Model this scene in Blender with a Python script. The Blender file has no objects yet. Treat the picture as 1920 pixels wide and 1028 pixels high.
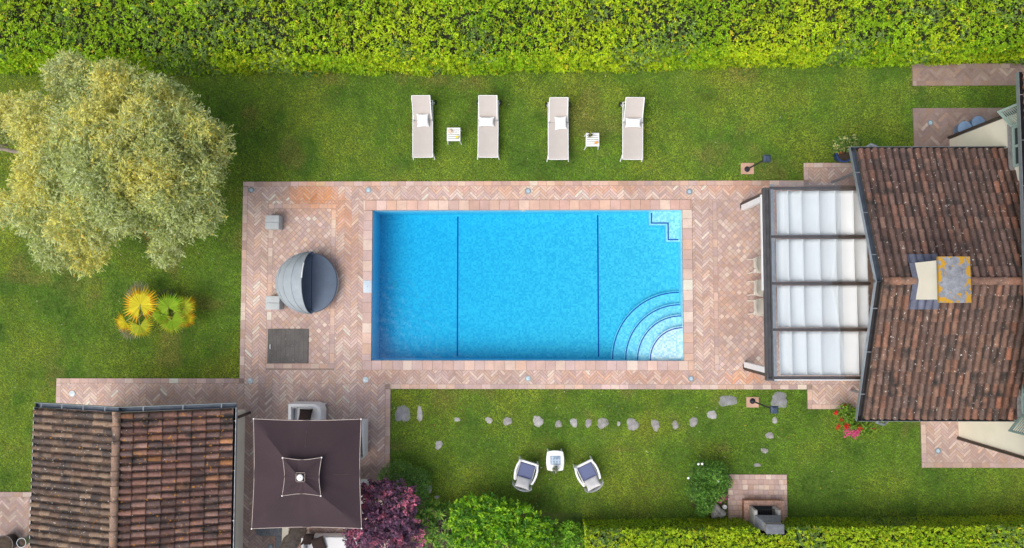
import bpy, bmesh, math, random
import numpy as np
from mathutils import Vector, Matrix, Euler

random.seed(7)
rng = np.random.default_rng(11)
C = bpy.context.scene.collection
S = bpy.context.scene

# ---------------------------------------------------------------- camera
H = 22.0
FPX = 1280.0
CAM_ROT = Euler((math.radians(2.73), math.radians(0.67), 0.0), 'XYZ')
cd = bpy.data.cameras.new("Camera")
cd.sensor_width = 36.0
cd.lens = 36.0 * FPX / 1920.0
cd.clip_end = 2000.0
cam = bpy.data.objects.new("Camera", cd)
cam.location = (0, 0, H)
cam.rotation_euler = CAM_ROT
C.objects.link(cam)
S.camera = cam
RM = CAM_ROT.to_matrix()

def G(px, py, z=0.0):
    """point of the photograph (1920x1028) -> world x, y at height z"""
    d = RM @ Vector(((px - 960.0) / FPX, (514.0 - py) / FPX, -1.0))
    t = (z - H) / d.z
    return d.x * t, d.y * t

def G3(px, py, z=0.0):
    x, y = G(px, py, z)
    return (x, y, z)

# ---------------------------------------------------------------- sky, sun, exposure
SUN_EL, SUN_AZ = math.radians(57), math.radians(230)     # azimuth clockwise from north (+Y): south-west
w = bpy.data.worlds.new("World")
S.world = w
w.use_nodes = True
nt = w.node_tree
bg = nt.nodes["Background"]
sky = nt.nodes.new("ShaderNodeTexSky")
sky.sky_type = 'NISHITA'
sky.sun_disc = False
sky.sun_elevation = SUN_EL
sky.sun_rotation = SUN_AZ
sky.air_density = 1.0
sky.dust_density = 3.0
hs = nt.nodes.new("ShaderNodeHueSaturation")
hs.inputs['Saturation'].default_value = 0.5
nt.links.new(sky.outputs[0], hs.inputs['Color'])
nt.links.new(hs.outputs[0], bg.inputs[0])
bg.inputs[1].default_value = 0.13
sd = bpy.data.lights.new("Sun", 'SUN')
sd.energy = 1.4
sd.angle = math.radians(48)
sd.color = (1.0, 0.95, 0.86)
sun = bpy.data.objects.new("Sun", sd)
sv = Vector((math.sin(SUN_AZ) * math.cos(SUN_EL), math.cos(SUN_AZ) * math.cos(SUN_EL), math.sin(SUN_EL)))
sun.rotation_euler = sv.to_track_quat('Z', 'Y').to_euler()
sun.location = (-20, -30, 40)
C.objects.link(sun)
S.view_settings.view_transform = 'Standard'
S.view_settings.look = 'None'
S.view_settings.gamma = 1.0
S.view_settings.exposure = 0.55

# ---------------------------------------------------------------- helpers
def srgb(r, g, b):
    return tuple(((c / 255 / 12.92) if c / 255 <= 0.04045 else ((c / 255 + 0.055) / 1.055) ** 2.4) for c in (r, g, b))

def vnoise(x, y, seed=0, oct=3):
    """smooth lattice noise 0..1 (numpy)"""
    r = np.random.default_rng(seed)
    tab = r.random((64, 64))
    x = np.asarray(x, float); y = np.asarray(y, float)
    out = np.zeros_like(x); amp = 1.0; tot = 0.0
    for o in range(oct):
        xi = np.floor(x).astype(int); yi = np.floor(y).astype(int)
        fx = x - xi; fy = y - yi
        fx = fx * fx * (3 - 2 * fx); fy = fy * fy * (3 - 2 * fy)
        a = tab[xi % 64, yi % 64]; b = tab[(xi + 1) % 64, yi % 64]
        c = tab[xi % 64, (yi + 1) % 64]; d = tab[(xi + 1) % 64, (yi + 1) % 64]
        out += amp * ((a * (1 - fx) + b * fx) * (1 - fy) + (c * (1 - fx) + d * fx) * fy)
        tot += amp; amp *= 0.5
        x = x * 2.03 + 17.3; y = y * 2.03 + 5.1
    return out / tot

def origin_of(o):
    v = Vector((0, 0, 0))
    while o is not None:
        v += o.location
        o = o.parent
    return v

def tag(o, label=None, cat=None, group=None, kind=None):
    if label: o['label'] = label
    if cat: o['category'] = cat
    if group: o['group'] = group
    if kind: o['kind'] = kind
    return o

def thing(name, label, cat, loc=(0, 0, 0), group=None):
    o = bpy.data.objects.new(name, None)
    o.empty_display_size = 0.2
    C.objects.link(o)
    o.location = loc
    return tag(o, label, cat, group)

def link_mesh(name, me, mat, parent, loc, smooth):
    me.materials.append(mat)
    if smooth:
        me.polygons.foreach_set('use_smooth', np.ones(len(me.polygons), dtype=bool))
    o = bpy.data.objects.new(name, me)
    C.objects.link(o)
    if parent is not None:
        o.parent = parent
    elif loc is not None:
        o.location = loc
    return o

class MB:
    def __init__(s):
        s.v = []; s.f = []; s.c = []
    def add(s, vs, fs, col=(1, 1, 1)):
        b = len(s.v)
        s.v.extend([tuple(p) for p in vs])
        for f in fs:
            s.f.append(tuple(i + b for i in f)); s.c.append(col)
        return s
    def box(s, cx, cy, cz, sx, sy, sz, rz=0.0, rx=0.0, ry=0.0, col=(1, 1, 1)):
        M = Euler((rx, ry, rz)).to_matrix()
        p = []
        for dz in (-.5, .5):
            for dx, dy in ((-.5, -.5), (.5, -.5), (.5, .5), (-.5, .5)):
                q = M @ Vector((dx * sx, dy * sy, dz * sz))
                p.append((q.x + cx, q.y + cy, q.z + cz))
        return s.add(p, [(3, 2, 1, 0), (4, 5, 6, 7), (0, 1, 5, 4), (1, 2, 6, 5), (2, 3, 7, 6), (3, 0, 4, 7)], col)
    def ab(s, x0, x1, y0, y1, z0, z1, col=(1, 1, 1)):
        return s.box((x0 + x1) / 2, (y0 + y1) / 2, (z0 + z1) / 2, abs(x1 - x0), abs(y1 - y0), abs(z1 - z0), col=col)
    def prism(s, poly, z0, z1, col=(1, 1, 1)):
        n = len(poly)
        p = [(x, y, z0) for x, y in poly] + [(x, y, z1) for x, y in poly]
        return s.add(p, [tuple(range(n - 1, -1, -1)), tuple(range(n, 2 * n))] +
                     [(i, (i + 1) % n, n + (i + 1) % n, n + i) for i in range(n)], col)
    def tube(s, pts, r, seg=8, col=(1, 1, 1), cap=True):
        pts = [Vector(p) for p in pts]
        rr = r if isinstance(r, (list, tuple)) else [r] * len(pts)
        vs = []; fs = []
        up0 = None
        for i, p in enumerate(pts):
            t = (pts[min(i + 1, len(pts) - 1)] - pts[max(i - 1, 0)]).normalized()
            if up0 is None:
                up0 = Vector((0, 0, 1)) if abs(t.z) < .9 else Vector((0, 1, 0))
            a = t.cross(up0)
            if a.length < 1e-4: a = t.cross(Vector((1, 0, 0)))
            a.normalize(); b = a.cross(t).normalized()
            up0 = b
            for k in range(seg):
                an = 2 * math.pi * k / seg
                vs.append(p + a * (rr[i] * math.cos(an)) + b * (rr[i] * math.sin(an)))
        for i in range(len(pts) - 1):
            for k in range(seg):
                k2 = (k + 1) % seg
                fs.append((i * seg + k, i * seg + k2, (i + 1) * seg + k2, (i + 1) * seg + k))
        if cap:
            fs.append(tuple(range(seg - 1, -1, -1)))
            m = (len(pts) - 1) * seg
            fs.append(tuple(range(m, m + seg)))
        return s.add(vs, fs, col)
    def lathe(s, prof, cx=0, cy=0, cz=0, seg=24, col=(1, 1, 1)):
        vs = []; fs = []
        n = len(prof)
        for k in range(seg):
            a = 2 * math.pi * k / seg
            for r, z in prof:
                vs.append((cx + r * math.cos(a), cy + r * math.sin(a), cz + z))
        for k in range(seg):
            k2 = (k + 1) % seg
            for i in range(n - 1):
                fs.append((k * n + i, k2 * n + i, k2 * n + i + 1, k * n + i + 1))
        if prof[0][0] > 1e-5: fs.append(tuple(k * n for k in range(seg - 1, -1, -1)))
        if prof[-1][0] > 1e-5: fs.append(tuple(k * n + n - 1 for k in range(seg)))
        return s.add(vs, fs, col)
    def grid(s, fn, nu, nv, col=(1, 1, 1), flip=False):
        vs = [fn(i / nu, j / nv) for i in range(nu + 1) for j in range(nv + 1)]
        fs = []
        for i in range(nu):
            for j in range(nv):
                q = (i * (nv + 1) + j, (i + 1) * (nv + 1) + j, (i + 1) * (nv + 1) + j + 1, i * (nv + 1) + j + 1)
                fs.append(q[::-1] if flip else q)
        return s.add(vs, fs, col)
    def build(s, name, mat, parent=None, loc=None, smooth=False, bevel=0.0, seg=2, solid=0.0):
        org = origin_of(parent) if parent is not None else Vector(loc or (0, 0, 0))
        me = bpy.data.meshes.new(name)
        v = np.array(s.v, float) - np.array(org)
        me.from_pydata([tuple(p) for p in v], [], s.f)
        me.update()
        at = me.attributes.new('Col', 'FLOAT_COLOR', 'FACE')
        cc = np.ones((len(s.f), 4), np.float32)
        cc[:, :3] = np.array(s.c, np.float32)
        at.data.foreach_set('color', cc.ravel())
        if bevel > 0 or solid > 0:
            bm = bmesh.new(); bm.from_mesh(me)
            bmesh.ops.remove_doubles(bm, verts=bm.verts, dist=1e-5)
            bmesh.ops.recalc_face_normals(bm, faces=bm.faces)
            if solid > 0:
                bmesh.ops.solidify(bm, geom=bm.faces[:], thickness=solid)
            if bevel > 0:
                es = [e for e in bm.edges if len(e.link_faces) == 2 and e.calc_face_angle(0) > 0.5]
                bmesh.ops.bevel(bm, geom=es, offset=bevel, segments=seg, affect='EDGES', profile=0.5)
            bm.to_mesh(me); bm.free()
        o = link_mesh(name, me, mat, parent, loc, smooth or bevel > 0)
        if bevel > 0 or smooth:
            try:
                me.set_sharp_from_angle(angle=math.radians(40))
            except Exception:
                pass
        return o

def cloud(name, P, cols, mat, parent=None, loc=None):
    """P: (N,k,3) polygons, cols: (N,3): one mesh of many small faces"""
    N, k, _ = P.shape
    org = np.array(origin_of(parent) if parent is not None else Vector(loc or (0, 0, 0)))
    me = bpy.data.meshes.new(name)
    me.vertices.add(N * k)
    me.vertices.foreach_set('co', (P - org).astype(np.float32).ravel())
    me.loops.add(N * k)
    me.loops.foreach_set('vertex_index', np.arange(N * k, dtype=np.int32))
    me.polygons.add(N)
    me.polygons.foreach_set('loop_start', np.arange(0, N * k, k, dtype=np.int32))
    me.polygons.foreach_set('loop_total', np.full(N, k, dtype=np.int32))
    me.update(calc_edges=True)
    at = me.attributes.new('Col', 'FLOAT_COLOR', 'FACE')
    cc = np.ones((N, 4), np.float32); cc[:, :3] = np.clip(cols, 0, 1)
    at.data.foreach_set('color', cc.ravel())
    return link_mesh(name, me, mat, parent, loc, False)

def copy_tree(o, parent=None, loc=None, rz=None):
    c = o.copy(); C.objects.link(c)
    if parent is not None: c.parent = parent
    if loc is not None: c.location = loc
    if rz is not None: c.rotation_euler = (0, 0, rz)
    for ch in list(o.children):
        copy_tree(ch, c)
    return c

# ---------------------------------------------------------------- materials
def mat(name, col=None, rough=0.6, metal=0.0, noise=None, bump=None, transl=0.0, spec=0.4, noise2=None, coat=0.0):
    """col None -> per-face attribute. noise=(scale, amount) multiplies; bump=(scale, strength)"""
    m = bpy.data.materials.new(name); m.use_nodes = True
    n = m.node_tree.nodes; l = m.node_tree.links
    b = n['Principled BSDF']; out = n['Material Output']
    b.inputs['Roughness'].default_value = rough
    b.inputs['Metallic'].default_value = metal
    b.inputs['Specular IOR Level'].default_value = spec
    if coat: b.inputs['Coat Weight'].default_value = coat
    tc = n.new('ShaderNodeTexCoord')
    if col is None:
        a = n.new('ShaderNodeAttribute'); a.attribute_name = 'Col'; src = a.outputs['Color']
    else:
        a = n.new('ShaderNodeRGB'); a.outputs[0].default_value = (*col, 1); src = a.outputs[0]
    for nz in (noise, noise2):
        if nz:
            t = n.new('ShaderNodeTexNoise'); t.inputs['Scale'].default_value = nz[0]; t.inputs['Detail'].default_value = 5
            l.new(tc.outputs['Object'], t.inputs['Vector'])
            mr = n.new('ShaderNodeMapRange')
            mr.inputs['From Min'].default_value = 0.25; mr.inputs['From Max'].default_value = 0.75
            mr.inputs['To Min'].default_value = 1 - nz[1]; mr.inputs['To Max'].default_value = 1 + nz[1]
            l.new(t.outputs['Fac'], mr.inputs['Value'])
            mx = n.new('ShaderNodeMix'); mx.data_type = 'RGBA'; mx.blend_type = 'MULTIPLY'; mx.inputs[0].default_value = 1
            l.new(src, mx.inputs[6]); l.new(mr.outputs[0], mx.inputs[7]); src = mx.outputs[2]
    l.new(src, b.inputs['Base Color'])
    if bump:
        t = n.new('ShaderNodeTexNoise'); t.inputs['Scale'].default_value = bump[0]; t.inputs['Detail'].default_value = 4
        l.new(tc.outputs['Object'], t.inputs['Vector'])
        bp = n.new('ShaderNodeBump'); bp.inputs['Strength'].default_value = bump[1]; bp.inputs['Distance'].default_value = 0.02
        l.new(t.outputs['Fac'], bp.inputs['Height']); l.new(bp.outputs[0], b.inputs['Normal'])
    if transl:
        tr = n.new('ShaderNodeBsdfTranslucent'); l.new(src, tr.inputs['Color'])
        ms = n.new('ShaderNodeMixShader'); ms.inputs[0].default_value = transl
        l.new(b.outputs[0], ms.inputs[1]); l.new(tr.outputs[0], ms.inputs[2]); l.new(ms.outputs[0], out.inputs['Surface'])
    return m

def speckle(m, scale, lo, hi, col, seed=0.0):
    """blotches of another colour (lichen, droppings, dirt) on a material's base colour"""
    n = m.node_tree.nodes; l = m.node_tree.links
    b = n['Principled BSDF']
    src = b.inputs['Base Color'].links[0].from_socket
    tc = n.new('ShaderNodeTexCoord')
    mp = n.new('ShaderNodeMapping'); mp.inputs['Location'].default_value = (seed, seed * 1.7, seed * .3)
    l.new(tc.outputs['Object'], mp.inputs['Vector'])
    t = n.new('ShaderNodeTexNoise'); t.inputs['Scale'].default_value = scale; t.inputs['Detail'].default_value = 3
    l.new(mp.outputs[0], t.inputs['Vector'])
    mr = n.new('ShaderNodeMapRange'); mr.inputs['From Min'].default_value = lo; mr.inputs['From Max'].default_value = hi
    l.new(t.outputs['Fac'], mr.inputs['Value'])
    mx = n.new('ShaderNodeMix'); mx.data_type = 'RGBA'; mx.inputs[7].default_value = (*col, 1)
    l.new(mr.outputs[0], mx.inputs[0]); l.new(src, mx.inputs[6]); l.new(mx.outputs[2], b.inputs['Base Color'])
    return m

M = {}
M['brick'] = mat('brick_paving', None, 0.85, noise=(1.1, 0.10), noise2=(14, 0.12), bump=(40, 0.2))
M['grout'] = mat('grout', (0.30, 0.22, 0.185), 0.95, noise=(20, 0.2))
M['coping'] = mat('coping_brick', None, 0.8, noise=(3, 0.12), noise2=(30, 0.1))
M['plaster'] = mat('cream_plaster', (0.86, 0.80, 0.665), 0.9, noise=(2.0, 0.05), bump=(30, 0.1))
M['dark_metal'] = mat('dark_metal', (0.045, 0.042, 0.045), 0.45, 0.4, noise=(6, 0.3))
M['slate_metal'] = mat('slate_gutter', (0.085, 0.105, 0.135), 0.45, 0.3, noise=(6, 0.25))
M['grey_metal'] = mat('grey_metal', (0.30, 0.33, 0.36), 0.4, 0.5, noise=(8, 0.15))
M['brown_metal'] = mat('brown_metal', (0.075, 0.058, 0.05), 0.5, 0.3, noise=(5, 0.3), noise2=(25, 0.15))
M['white'] = mat('white_plastic', (0.80, 0.80, 0.80), 0.45, noise=(6, 0.04))
M['cream'] = mat('cream_plastic', (0.66, 0.62, 0.54), 0.5, noise=(6, 0.05))
M['sling'] = mat('beige_sling', (0.50, 0.452, 0.42), 0.85, noise=(3, 0.05), noise2=(60, 0.06))
M['linen'] = mat('white_linen', (0.78, 0.78, 0.79), 0.9, bump=(9, 0.25))
M['awning'] = mat('white_awning', (0.75, 0.765, 0.77), 0.85, noise=(1.5, 0.03), transl=0.10)
M['canopy'] = mat('brown_canvas', (0.047, 0.029, 0.035), 0.9, noise=(1.2, 0.10), noise2=(45, 0.12), bump=(50, 0.1))
M['piping'] = mat('pale_piping', (0.48, 0.40, 0.36), 0.8)
M['grey_fabric'] = mat('grey_fabric', (0.33, 0.37, 0.405), 0.95, noise=(4, 0.08), noise2=(70, 0.12), bump=(5, 0.3))
M['slate_fabric'] = mat('slate_fabric', (0.13, 0.165, 0.225), 0.95, noise=(3, 0.1), noise2=(70, 0.15))
M['navy'] = mat('navy_fabric', (0.13, 0.15, 0.27), 0.95, noise=(40, 0.12))
M['brown_fabric'] = mat('brown_fabric', (0.045, 0.028, 0.024), 0.95, noise=(20, 0.2))
M['ottoman'] = mat('woven_grey', (0.46, 0.48, 0.485), 0.9, noise=(5, 0.08), noise2=(50, 0.12))
M['hatch'] = mat('weathered_board', (0.125, 0.115, 0.11), 0.9, noise=(3, 0.2), noise2=(40, 0.25), bump=(60, 0.2))
speckle(M['hatch'], 12, 0.70, 0.74, (0.3, 0.3, 0.3))
M['stone'] = mat('grey_stone', (0.29, 0.275, 0.27), 0.9, noise=(6, 0.3), noise2=(40, 0.25), bump=(25, 0.5))
M['pale_stone'] = mat('pale_stone', (0.36, 0.345, 0.33), 0.9, noise=(7, 0.35), bump=(12, 0.6))
M['slab'] = mat('lichen_slab', (0.24, 0.24, 0.25), 0.9, noise=(4, 0.25), noise2=(30, 0.2))
M['terracotta'] = mat('terracotta', (0.36, 0.19, 0.11), 0.85, noise=(8, 0.2))
M['bark'] = mat('bark', (0.30, 0.25, 0.21), 0.95, noise=(9, 0.4), bump=(14, 0.8))
M['soil'] = mat('soil', (0.07, 0.05, 0.035), 1.0, noise=(15, 0.4))
M['leaf'] = mat('leaf', None, 0.55, transl=0.3, spec=0.35)
M['grass'] = mat('grass_blades', None, 0.7, transl=0.25, spec=0.2)
M['petal'] = mat('petal', None, 0.7, transl=0.2)
M['core'] = mat('twigs', (0.022, 0.024, 0.012), 1.0, noise=(10, 0.4))
M['blueglaze'] = mat('blue_glaze', (0.025, 0.07, 0.26), 0.25, noise=(6, 0.3))
M['paleblue'] = mat('pale_blue_plastic', (0.22, 0.33, 0.50), 0.5, noise=(8, 0.1))
M['lens'] = mat('lamp_lens', (0.40, 0.52, 0.58), 0.15, noise=(25, 0.25), coat=0.6)
M['shutter'] = mat('sage_paint', (0.36, 0.48, 0.43), 0.6, noise=(10, 0.08))
M['black'] = mat('black_rubber', (0.02, 0.02, 0.022), 0.6)
M['lantern'] = mat('lantern_metal', (0.03, 0.037, 0.055), 0.4, 0.4, noise=(10, 0.2))
M['granite'] = mat('speckled_granite', (0.17, 0.18, 0.20), 0.7, noise=(60, 0.5), noise2=(15, 0.2))
M['pebble'] = mat('pebble_mosaic', (0.20, 0.28, 0.38), 0.5, noise=(30, 0.6))
M['yellow'] = mat('yellow_juice', (0.75, 0.62, 0.03), 0.4)
M['orange'] = mat('orange_juice', (0.85, 0.36, 0.02), 0.4)
M['straw'] = mat('straw', (0.62, 0.52, 0.42), 0.9, noise=(30, 0.2))
M['stripe'] = mat('blue_tile', (0.015, 0.07, 0.34), 0.4)
M['nosing'] = mat('pale_nosing', (0.55, 0.62, 0.62), 0.5)

def roof_mat(name, orange_lo, white_lo, seed):
    m = mat(name, None, 0.9, noise=(5, 0.22), noise2=(22, 0.30), bump=(30, 0.35))
    speckle(m, 2.6, 0.52, 0.72, (0.035, 0.03, 0.028), seed)          # dark algae
    speckle(m, 11, orange_lo, orange_lo + 0.06, (0.42, 0.19, 0.025), seed + 3)   # orange lichen
    speckle(m, 16, white_lo, white_lo + 0.05, (0.50, 0.48, 0.44), seed + 8)      # white lichen
    return m
M['tile_grey'] = roof_mat('weathered_roof_tile', 0.655, 0.66, 1.0)
M['tile_red'] = roof_mat('red_roof_tile', 0.635, 0.70, 4.0)
M['tile_villa'] = roof_mat('villa_roof_tile', 0.73, 0.665, 9.0)

def glass_mat():
    m = bpy.data.materials.new('glass'); m.use_nodes = True
    n = m.node_tree.nodes; l = m.node_tree.links
    n.remove(n['Principled BSDF'])
    t = n.new('ShaderNodeBsdfTransparent'); t.inputs[0].default_value = (0.97, 0.985, 0.995, 1)
    g = n.new('ShaderNodeBsdfGlossy'); g.inputs['Roughness'].default_value = 0.02; g.inputs[0].default_value = (0.9, 0.95, 1, 1)
    ms = n.new('ShaderNodeMixShader'); ms.inputs[0].default_value = 0.06
    l.new(t.outputs[0], ms.inputs[1]); l.new(g.outputs[0], ms.inputs[2]); l.new(ms.outputs[0], n['Material Output'].inputs['Surface'])
    return m
M['glass'] = glass_mat()

def water_mat():
    m = bpy.data.materials.new('water'); m.use_nodes = True
    n = m.node_tree.nodes; l = m.node_tree.links
    n.remove(n['Principled BSDF'])
    t = n.new('ShaderNodeBsdfTransparent')
    g = n.new('ShaderNodeBsdfGlossy'); g.inputs['Roughness'].default_value = 0.03
    tc = n.new('ShaderNodeTexCoord')
    nz = n.new('ShaderNodeTexNoise'); nz.inputs['Scale'].default_value = 5; nz.inputs['Detail'].default_value = 3
    l.new(tc.outputs['Object'], nz.inputs['Vector'])
    bp = n.new('ShaderNodeBump'); bp.inputs['Strength'].default_value = 0.25; bp.inputs['Distance'].default_value = 0.05
    l.new(nz.outputs['Fac'], bp.inputs['Height']); l.new(bp.outputs[0], g.inputs['Normal'])
    ms = n.new('ShaderNodeMixShader'); ms.inputs[0].default_value = 0.010
    l.new(t.outputs[0], ms.inputs[1]); l.new(g.outputs[0], ms.inputs[2]); l.new(ms.outputs[0], n['Material Output'].inputs['Surface'])
    va = n.new('ShaderNodeVolumeAbsorption')
    va.inputs['Color'].default_value = (0.0, 0.85, 0.985, 1); va.inputs['Density'].default_value = 1.5
    l.new(va.outputs[0], n['Material Output'].inputs['Volume'])
    return m
M['water'] = water_mat()

def mosaic_mat(name, c0, c1, cell=0.055):
    m = bpy.data.materials.new(name); m.use_nodes = True
    n = m.node_tree.nodes; l = m.node_tree.links
    b = n['Principled BSDF']; b.inputs['Roughness'].default_value = 0.35
    tc = n.new('ShaderNodeTexCoord')
    sn = n.new('ShaderNodeVectorMath'); sn.operation = 'SNAP'; sn.inputs[1].default_value = (cell, cell, cell)
    l.new(tc.outputs['Object'], sn.inputs[0])
    wn = n.new('ShaderNodeTexWhiteNoise'); l.new(sn.outputs[0], wn.inputs['Vector'])
    nz = n.new('ShaderNodeTexNoise'); nz.inputs['Scale'].default_value = 28; nz.inputs['Detail'].default_value = 1
    l.new(tc.outputs['Object'], nz.inputs['Vector'])
    ad = n.new('ShaderNodeMath'); ad.operation = 'MULTIPLY_ADD'; ad.inputs[1].default_value = 0.4; ad.inputs[2].default_value = -0.2
    l.new(nz.outputs['Fac'], ad.inputs[0])
    sm = n.new('ShaderNodeMath'); sm.operation = 'ADD'; sm.use_clamp = True
    l.new(ad.outputs[0], sm.inputs[0]); l.new(wn.outputs['Value'], sm.inputs[1])
    mx = n.new('ShaderNodeMix'); mx.data_type = 'RGBA'
    mx.inputs[6].default_value = (*c0, 1); mx.inputs[7].default_value = (*c1, 1)
    l.new(sm.outputs[0], mx.inputs[0]); l.new(mx.outputs[2], b.inputs['Base Color'])
    return m
M['mosaic'] = mosaic_mat('pool_mosaic', (0.22, 0.51, 0.62), (0.54, 0.71, 0.72))
M['mosaic_step'] = mosaic_mat('pool_step_mosaic', (0.34, 0.58, 0.72), (0.74, 0.80, 0.82))

def ground_mat():
    m = mat('lawn_soil', (0.085, 0.14, 0.020), 0.95, noise=(0.6, 0.25), noise2=(9, 0.4))
    speckle(m, 0.45, 0.55, 0.75, (0.115, 0.115, 0.02), 3.0)
    return m
M['ground'] = ground_mat()

# ---------------------------------------------------------------- ground, paving, pool
def WR(px0, py0, px1, py1, z=0.0):
    """pixel box -> world box (x0, x1, y0, y1)"""
    a = [G(px, py, z) for px in (px0, px1) for py in (py0, py1)]
    return ((a[0][0] + a[1][0]) / 2, (a[2][0] + a[3][0]) / 2, (a[1][1] + a[3][1]) / 2, (a[0][1] + a[2][1]) / 2)

COP = WR(681, 376, 1298, 694)          # outer edge of the coping
POOL = WR(698, 394.5, 1280, 676)       # water's edge
BIG = 300.0
gb = MB()
x0, x1, y0, y1 = COP
hx0, hx1, hy0, hy1 = x0 + .05, x1 - .05, y0 + .05, y1 - .05
for a in ((-BIG, hx0, -BIG, BIG), (hx1, BIG, -BIG, BIG), (hx0, hx1, hy1, BIG), (hx0, hx1, -BIG, hy0)):
    gb.add([(a[0], a[2], 0), (a[1], a[2], 0), (a[1], a[3], 0), (a[0], a[3], 0)], [(0, 1, 2, 3)])
tag(gb.build('lawn_ground', M['ground']), kind='structure')

ZP = 0.035        # top of the paving bed
PAL = [srgb(203, 172, 159), srgb(211, 184, 170), srgb(197, 165, 154), srgb(207, 172, 154), srgb(194, 164, 156),
       srgb(216, 192, 180), srgb(202, 174, 167), srgb(196, 168, 163)]
STAINS = [(590, 366, 62, 30, 1.0), (640, 400, 26, 40, .55), (690, 352, 30, 10, .3), (1395, 708, 45, 12, .7), (570, 400, 60, 16, .25),
          (1180, 352, 120, 10, .25), (1360, 560, 60, 90, .12), (900, 384, 300, 10, .2), (1180, 384, 160, 10, .25), (1000, 352, 260, 14, .3), (1380, 352, 110, 14, .4), (720, 700, 60, 16, .25), (1180, 708, 180, 14, .25), (660, 470, 26, 90, .25)]
STW = [(*G(a, b), c / 58.2, d / 58.2, s) for a, b, c, d, s in STAINS]
ORANGE = np.array(srgb(208, 140, 94))

def brick_col(x, y, spread=1.0, lift=0.0):
    c = np.array(PAL[random.randrange(len(PAL))])
    k = 1 + spread * (random.gauss(0, 0.052) + (vnoise([x * 1.3 + 40], [y * 1.3 + 40], 5, 2)[0] - .5) * .35)
    n = vnoise([x * 2.0 + 9], [y * 2.0 + 70], 9, 2)[0]
    if random.random() < 0.10 + 0.35 * max(0, n - .5):
        k *= random.uniform(1.08, 1.26)
    c = c * k * (0.88 + lift) * np.array((1.0, 1.015, 1.01))
    for sx, sy, rx, ry, s in STW:
        d = math.hypot((x - sx) / rx, (y - sy) / ry)
        if d < 1:
            t = s * min(1, (1 - d) * 2.2) * random.uniform(.6, 1)
            c = c * (1 - t) + ORANGE * t * k
    return tuple(np.clip(c, 0.02, 0.66))

def clip_rect(poly, r):
    for ax, val, sgn in ((0, r[0], 1), (0, r[1], -1), (1, r[2], 1), (1, r[3], -1)):
        out = []
        for i in range(len(poly)):
            p, q = poly[i], poly[(i + 1) % len(poly)]
            dp, dq = sgn * (p[ax] - val), sgn * (q[ax] - val)
            if dp >= 0: out.append(p)
            if (dp >= 0) != (dq >= 0):
                t = dp / (dp - dq)
                out.append((p[0] + t * (q[0] - p[0]), p[1] + t * (q[1] - p[1])))
        poly = out
        if len(poly) < 3: return []
    return poly

def in_poly_area(p):
    return abs(sum(p[i][0] * p[(i + 1) % len(p)][1] - p[(i + 1) % len(p)][0] * p[i][1] for i in range(len(p)))) / 2

def herringbone(mb, r, z, L=.32, n=4, lift=0.0):
    """45 degree herringbone of bricks n times as long as wide, clipped to box r"""
    W = L / n; g = 0.005
    c, s = math.cos(math.pi / 4), math.sin(math.pi / 4)
    cx, cy = (r[0] + r[1]) / 2, (r[2] + r[3]) / 2
    def rot(p): return (p[0] * c - p[1] * s, p[0] * s + p[1] * c)
    cor = [((x * c + y * s) / W, (-x * s + y * c) / W) for x in (r[0], r[1]) for y in (r[2], r[3])]
    i0, i1 = int(min(q[0] for q in cor)) - n - 2, int(max(q[0] for q in cor)) + n + 2
    j0, j1 = int(min(q[1] for q in cor)) - n - 2, int(max(q[1] for q in cor)) + n + 2
    R = max(r[1] - r[0], r[3] - r[2])
    for i in range(i0, i1):
        for j in range(j0, j1):
            k = (i - j) % (2 * n)
            if k == 0: q = (i * W + g, (i + n) * W - g, j * W + g, (j + 1) * W - g)
            elif k == n: q = (i * W + g, (i + 1) * W - g, (j - n + 1) * W + g, (j + 1) * W - g)
            else: continue
            ctr = rot(((q[0] + q[1]) / 2, (q[2] + q[3]) / 2))
            if not (r[0] - L < ctr[0] < r[1] + L and r[2] - L < ctr[1] < r[3] + L): continue
            p = clip_rect([rot(a) for a in ((q[0], q[2]), (q[1], q[2]), (q[1], q[3]), (q[0], q[3]))], r)
            if p and in_poly_area(p) > 2e-4:
                mb.add([(x, y, z) for x, y in p], [tuple(range(len(p)))], brick_col(ctr[0], ctr[1], 1.0, lift))

def diamonds(mb, r, z, L=.135):
    c = math.cos(math.pi / 4); g = 0.005
    N = int((r[1] - r[0] + r[3] - r[2]) / L) + 3
    for i in range(-N, N):
        for j in range(-N, N):
            u, v = i * L, j * L
            q = [((a - b) * c + r[0], (a + b) * c + r[2]) for a, b in ((u + g, v + g), (u + L - g, v + g), (u + L - g, v + L - g), (u + g, v + L - g))]
            p = clip_rect(q, r)
            if p and in_poly_area(p) > 2e-4:
                mb.add([(x, y, z) for x, y in p], [tuple(range(len(p)))], brick_col(q[0][0], q[0][1], .8, -.03))

def course(mb, r, z, L=.29, lift=0.0, rows=1, thick=0.0, spread=1.3):
    """rows of bricks laid along the longer side of box r"""
    hor = (r[1] - r[0]) > (r[3] - r[2]); g = .004
    a0, a1 = (r[0], r[1]) if hor else (r[2], r[3])
    b0, b1 = (r[2], r[3]) if hor else (r[0], r[1])
    for k in range(rows):
        c0, c1 = b0 + (b1 - b0) * k / rows + g, b0 + (b1 - b0) * (k + 1) / rows - g
        t = a0 - random.uniform(0, L)
        while t < a1:
            u = t + L * random.uniform(.92, 1.08)
            s, e = max(t, a0) + g, min(u, a1) - g
            if e - s > .01:
                q = (s, e, c0, c1) if hor else (c0, c1, s, e)
                cc = brick_col((q[0] + q[1]) / 2, (q[2] + q[3]) / 2, spread, lift)
                if thick: mb.ab(q[0], q[1], q[2], q[3], z - thick, z, cc)
                else: mb.add([(q[0], q[2], z), (q[1], q[2], z), (q[1], q[3], z), (q[0], q[3], z)], [(0, 1, 2, 3)], cc)
            t = u

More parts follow.
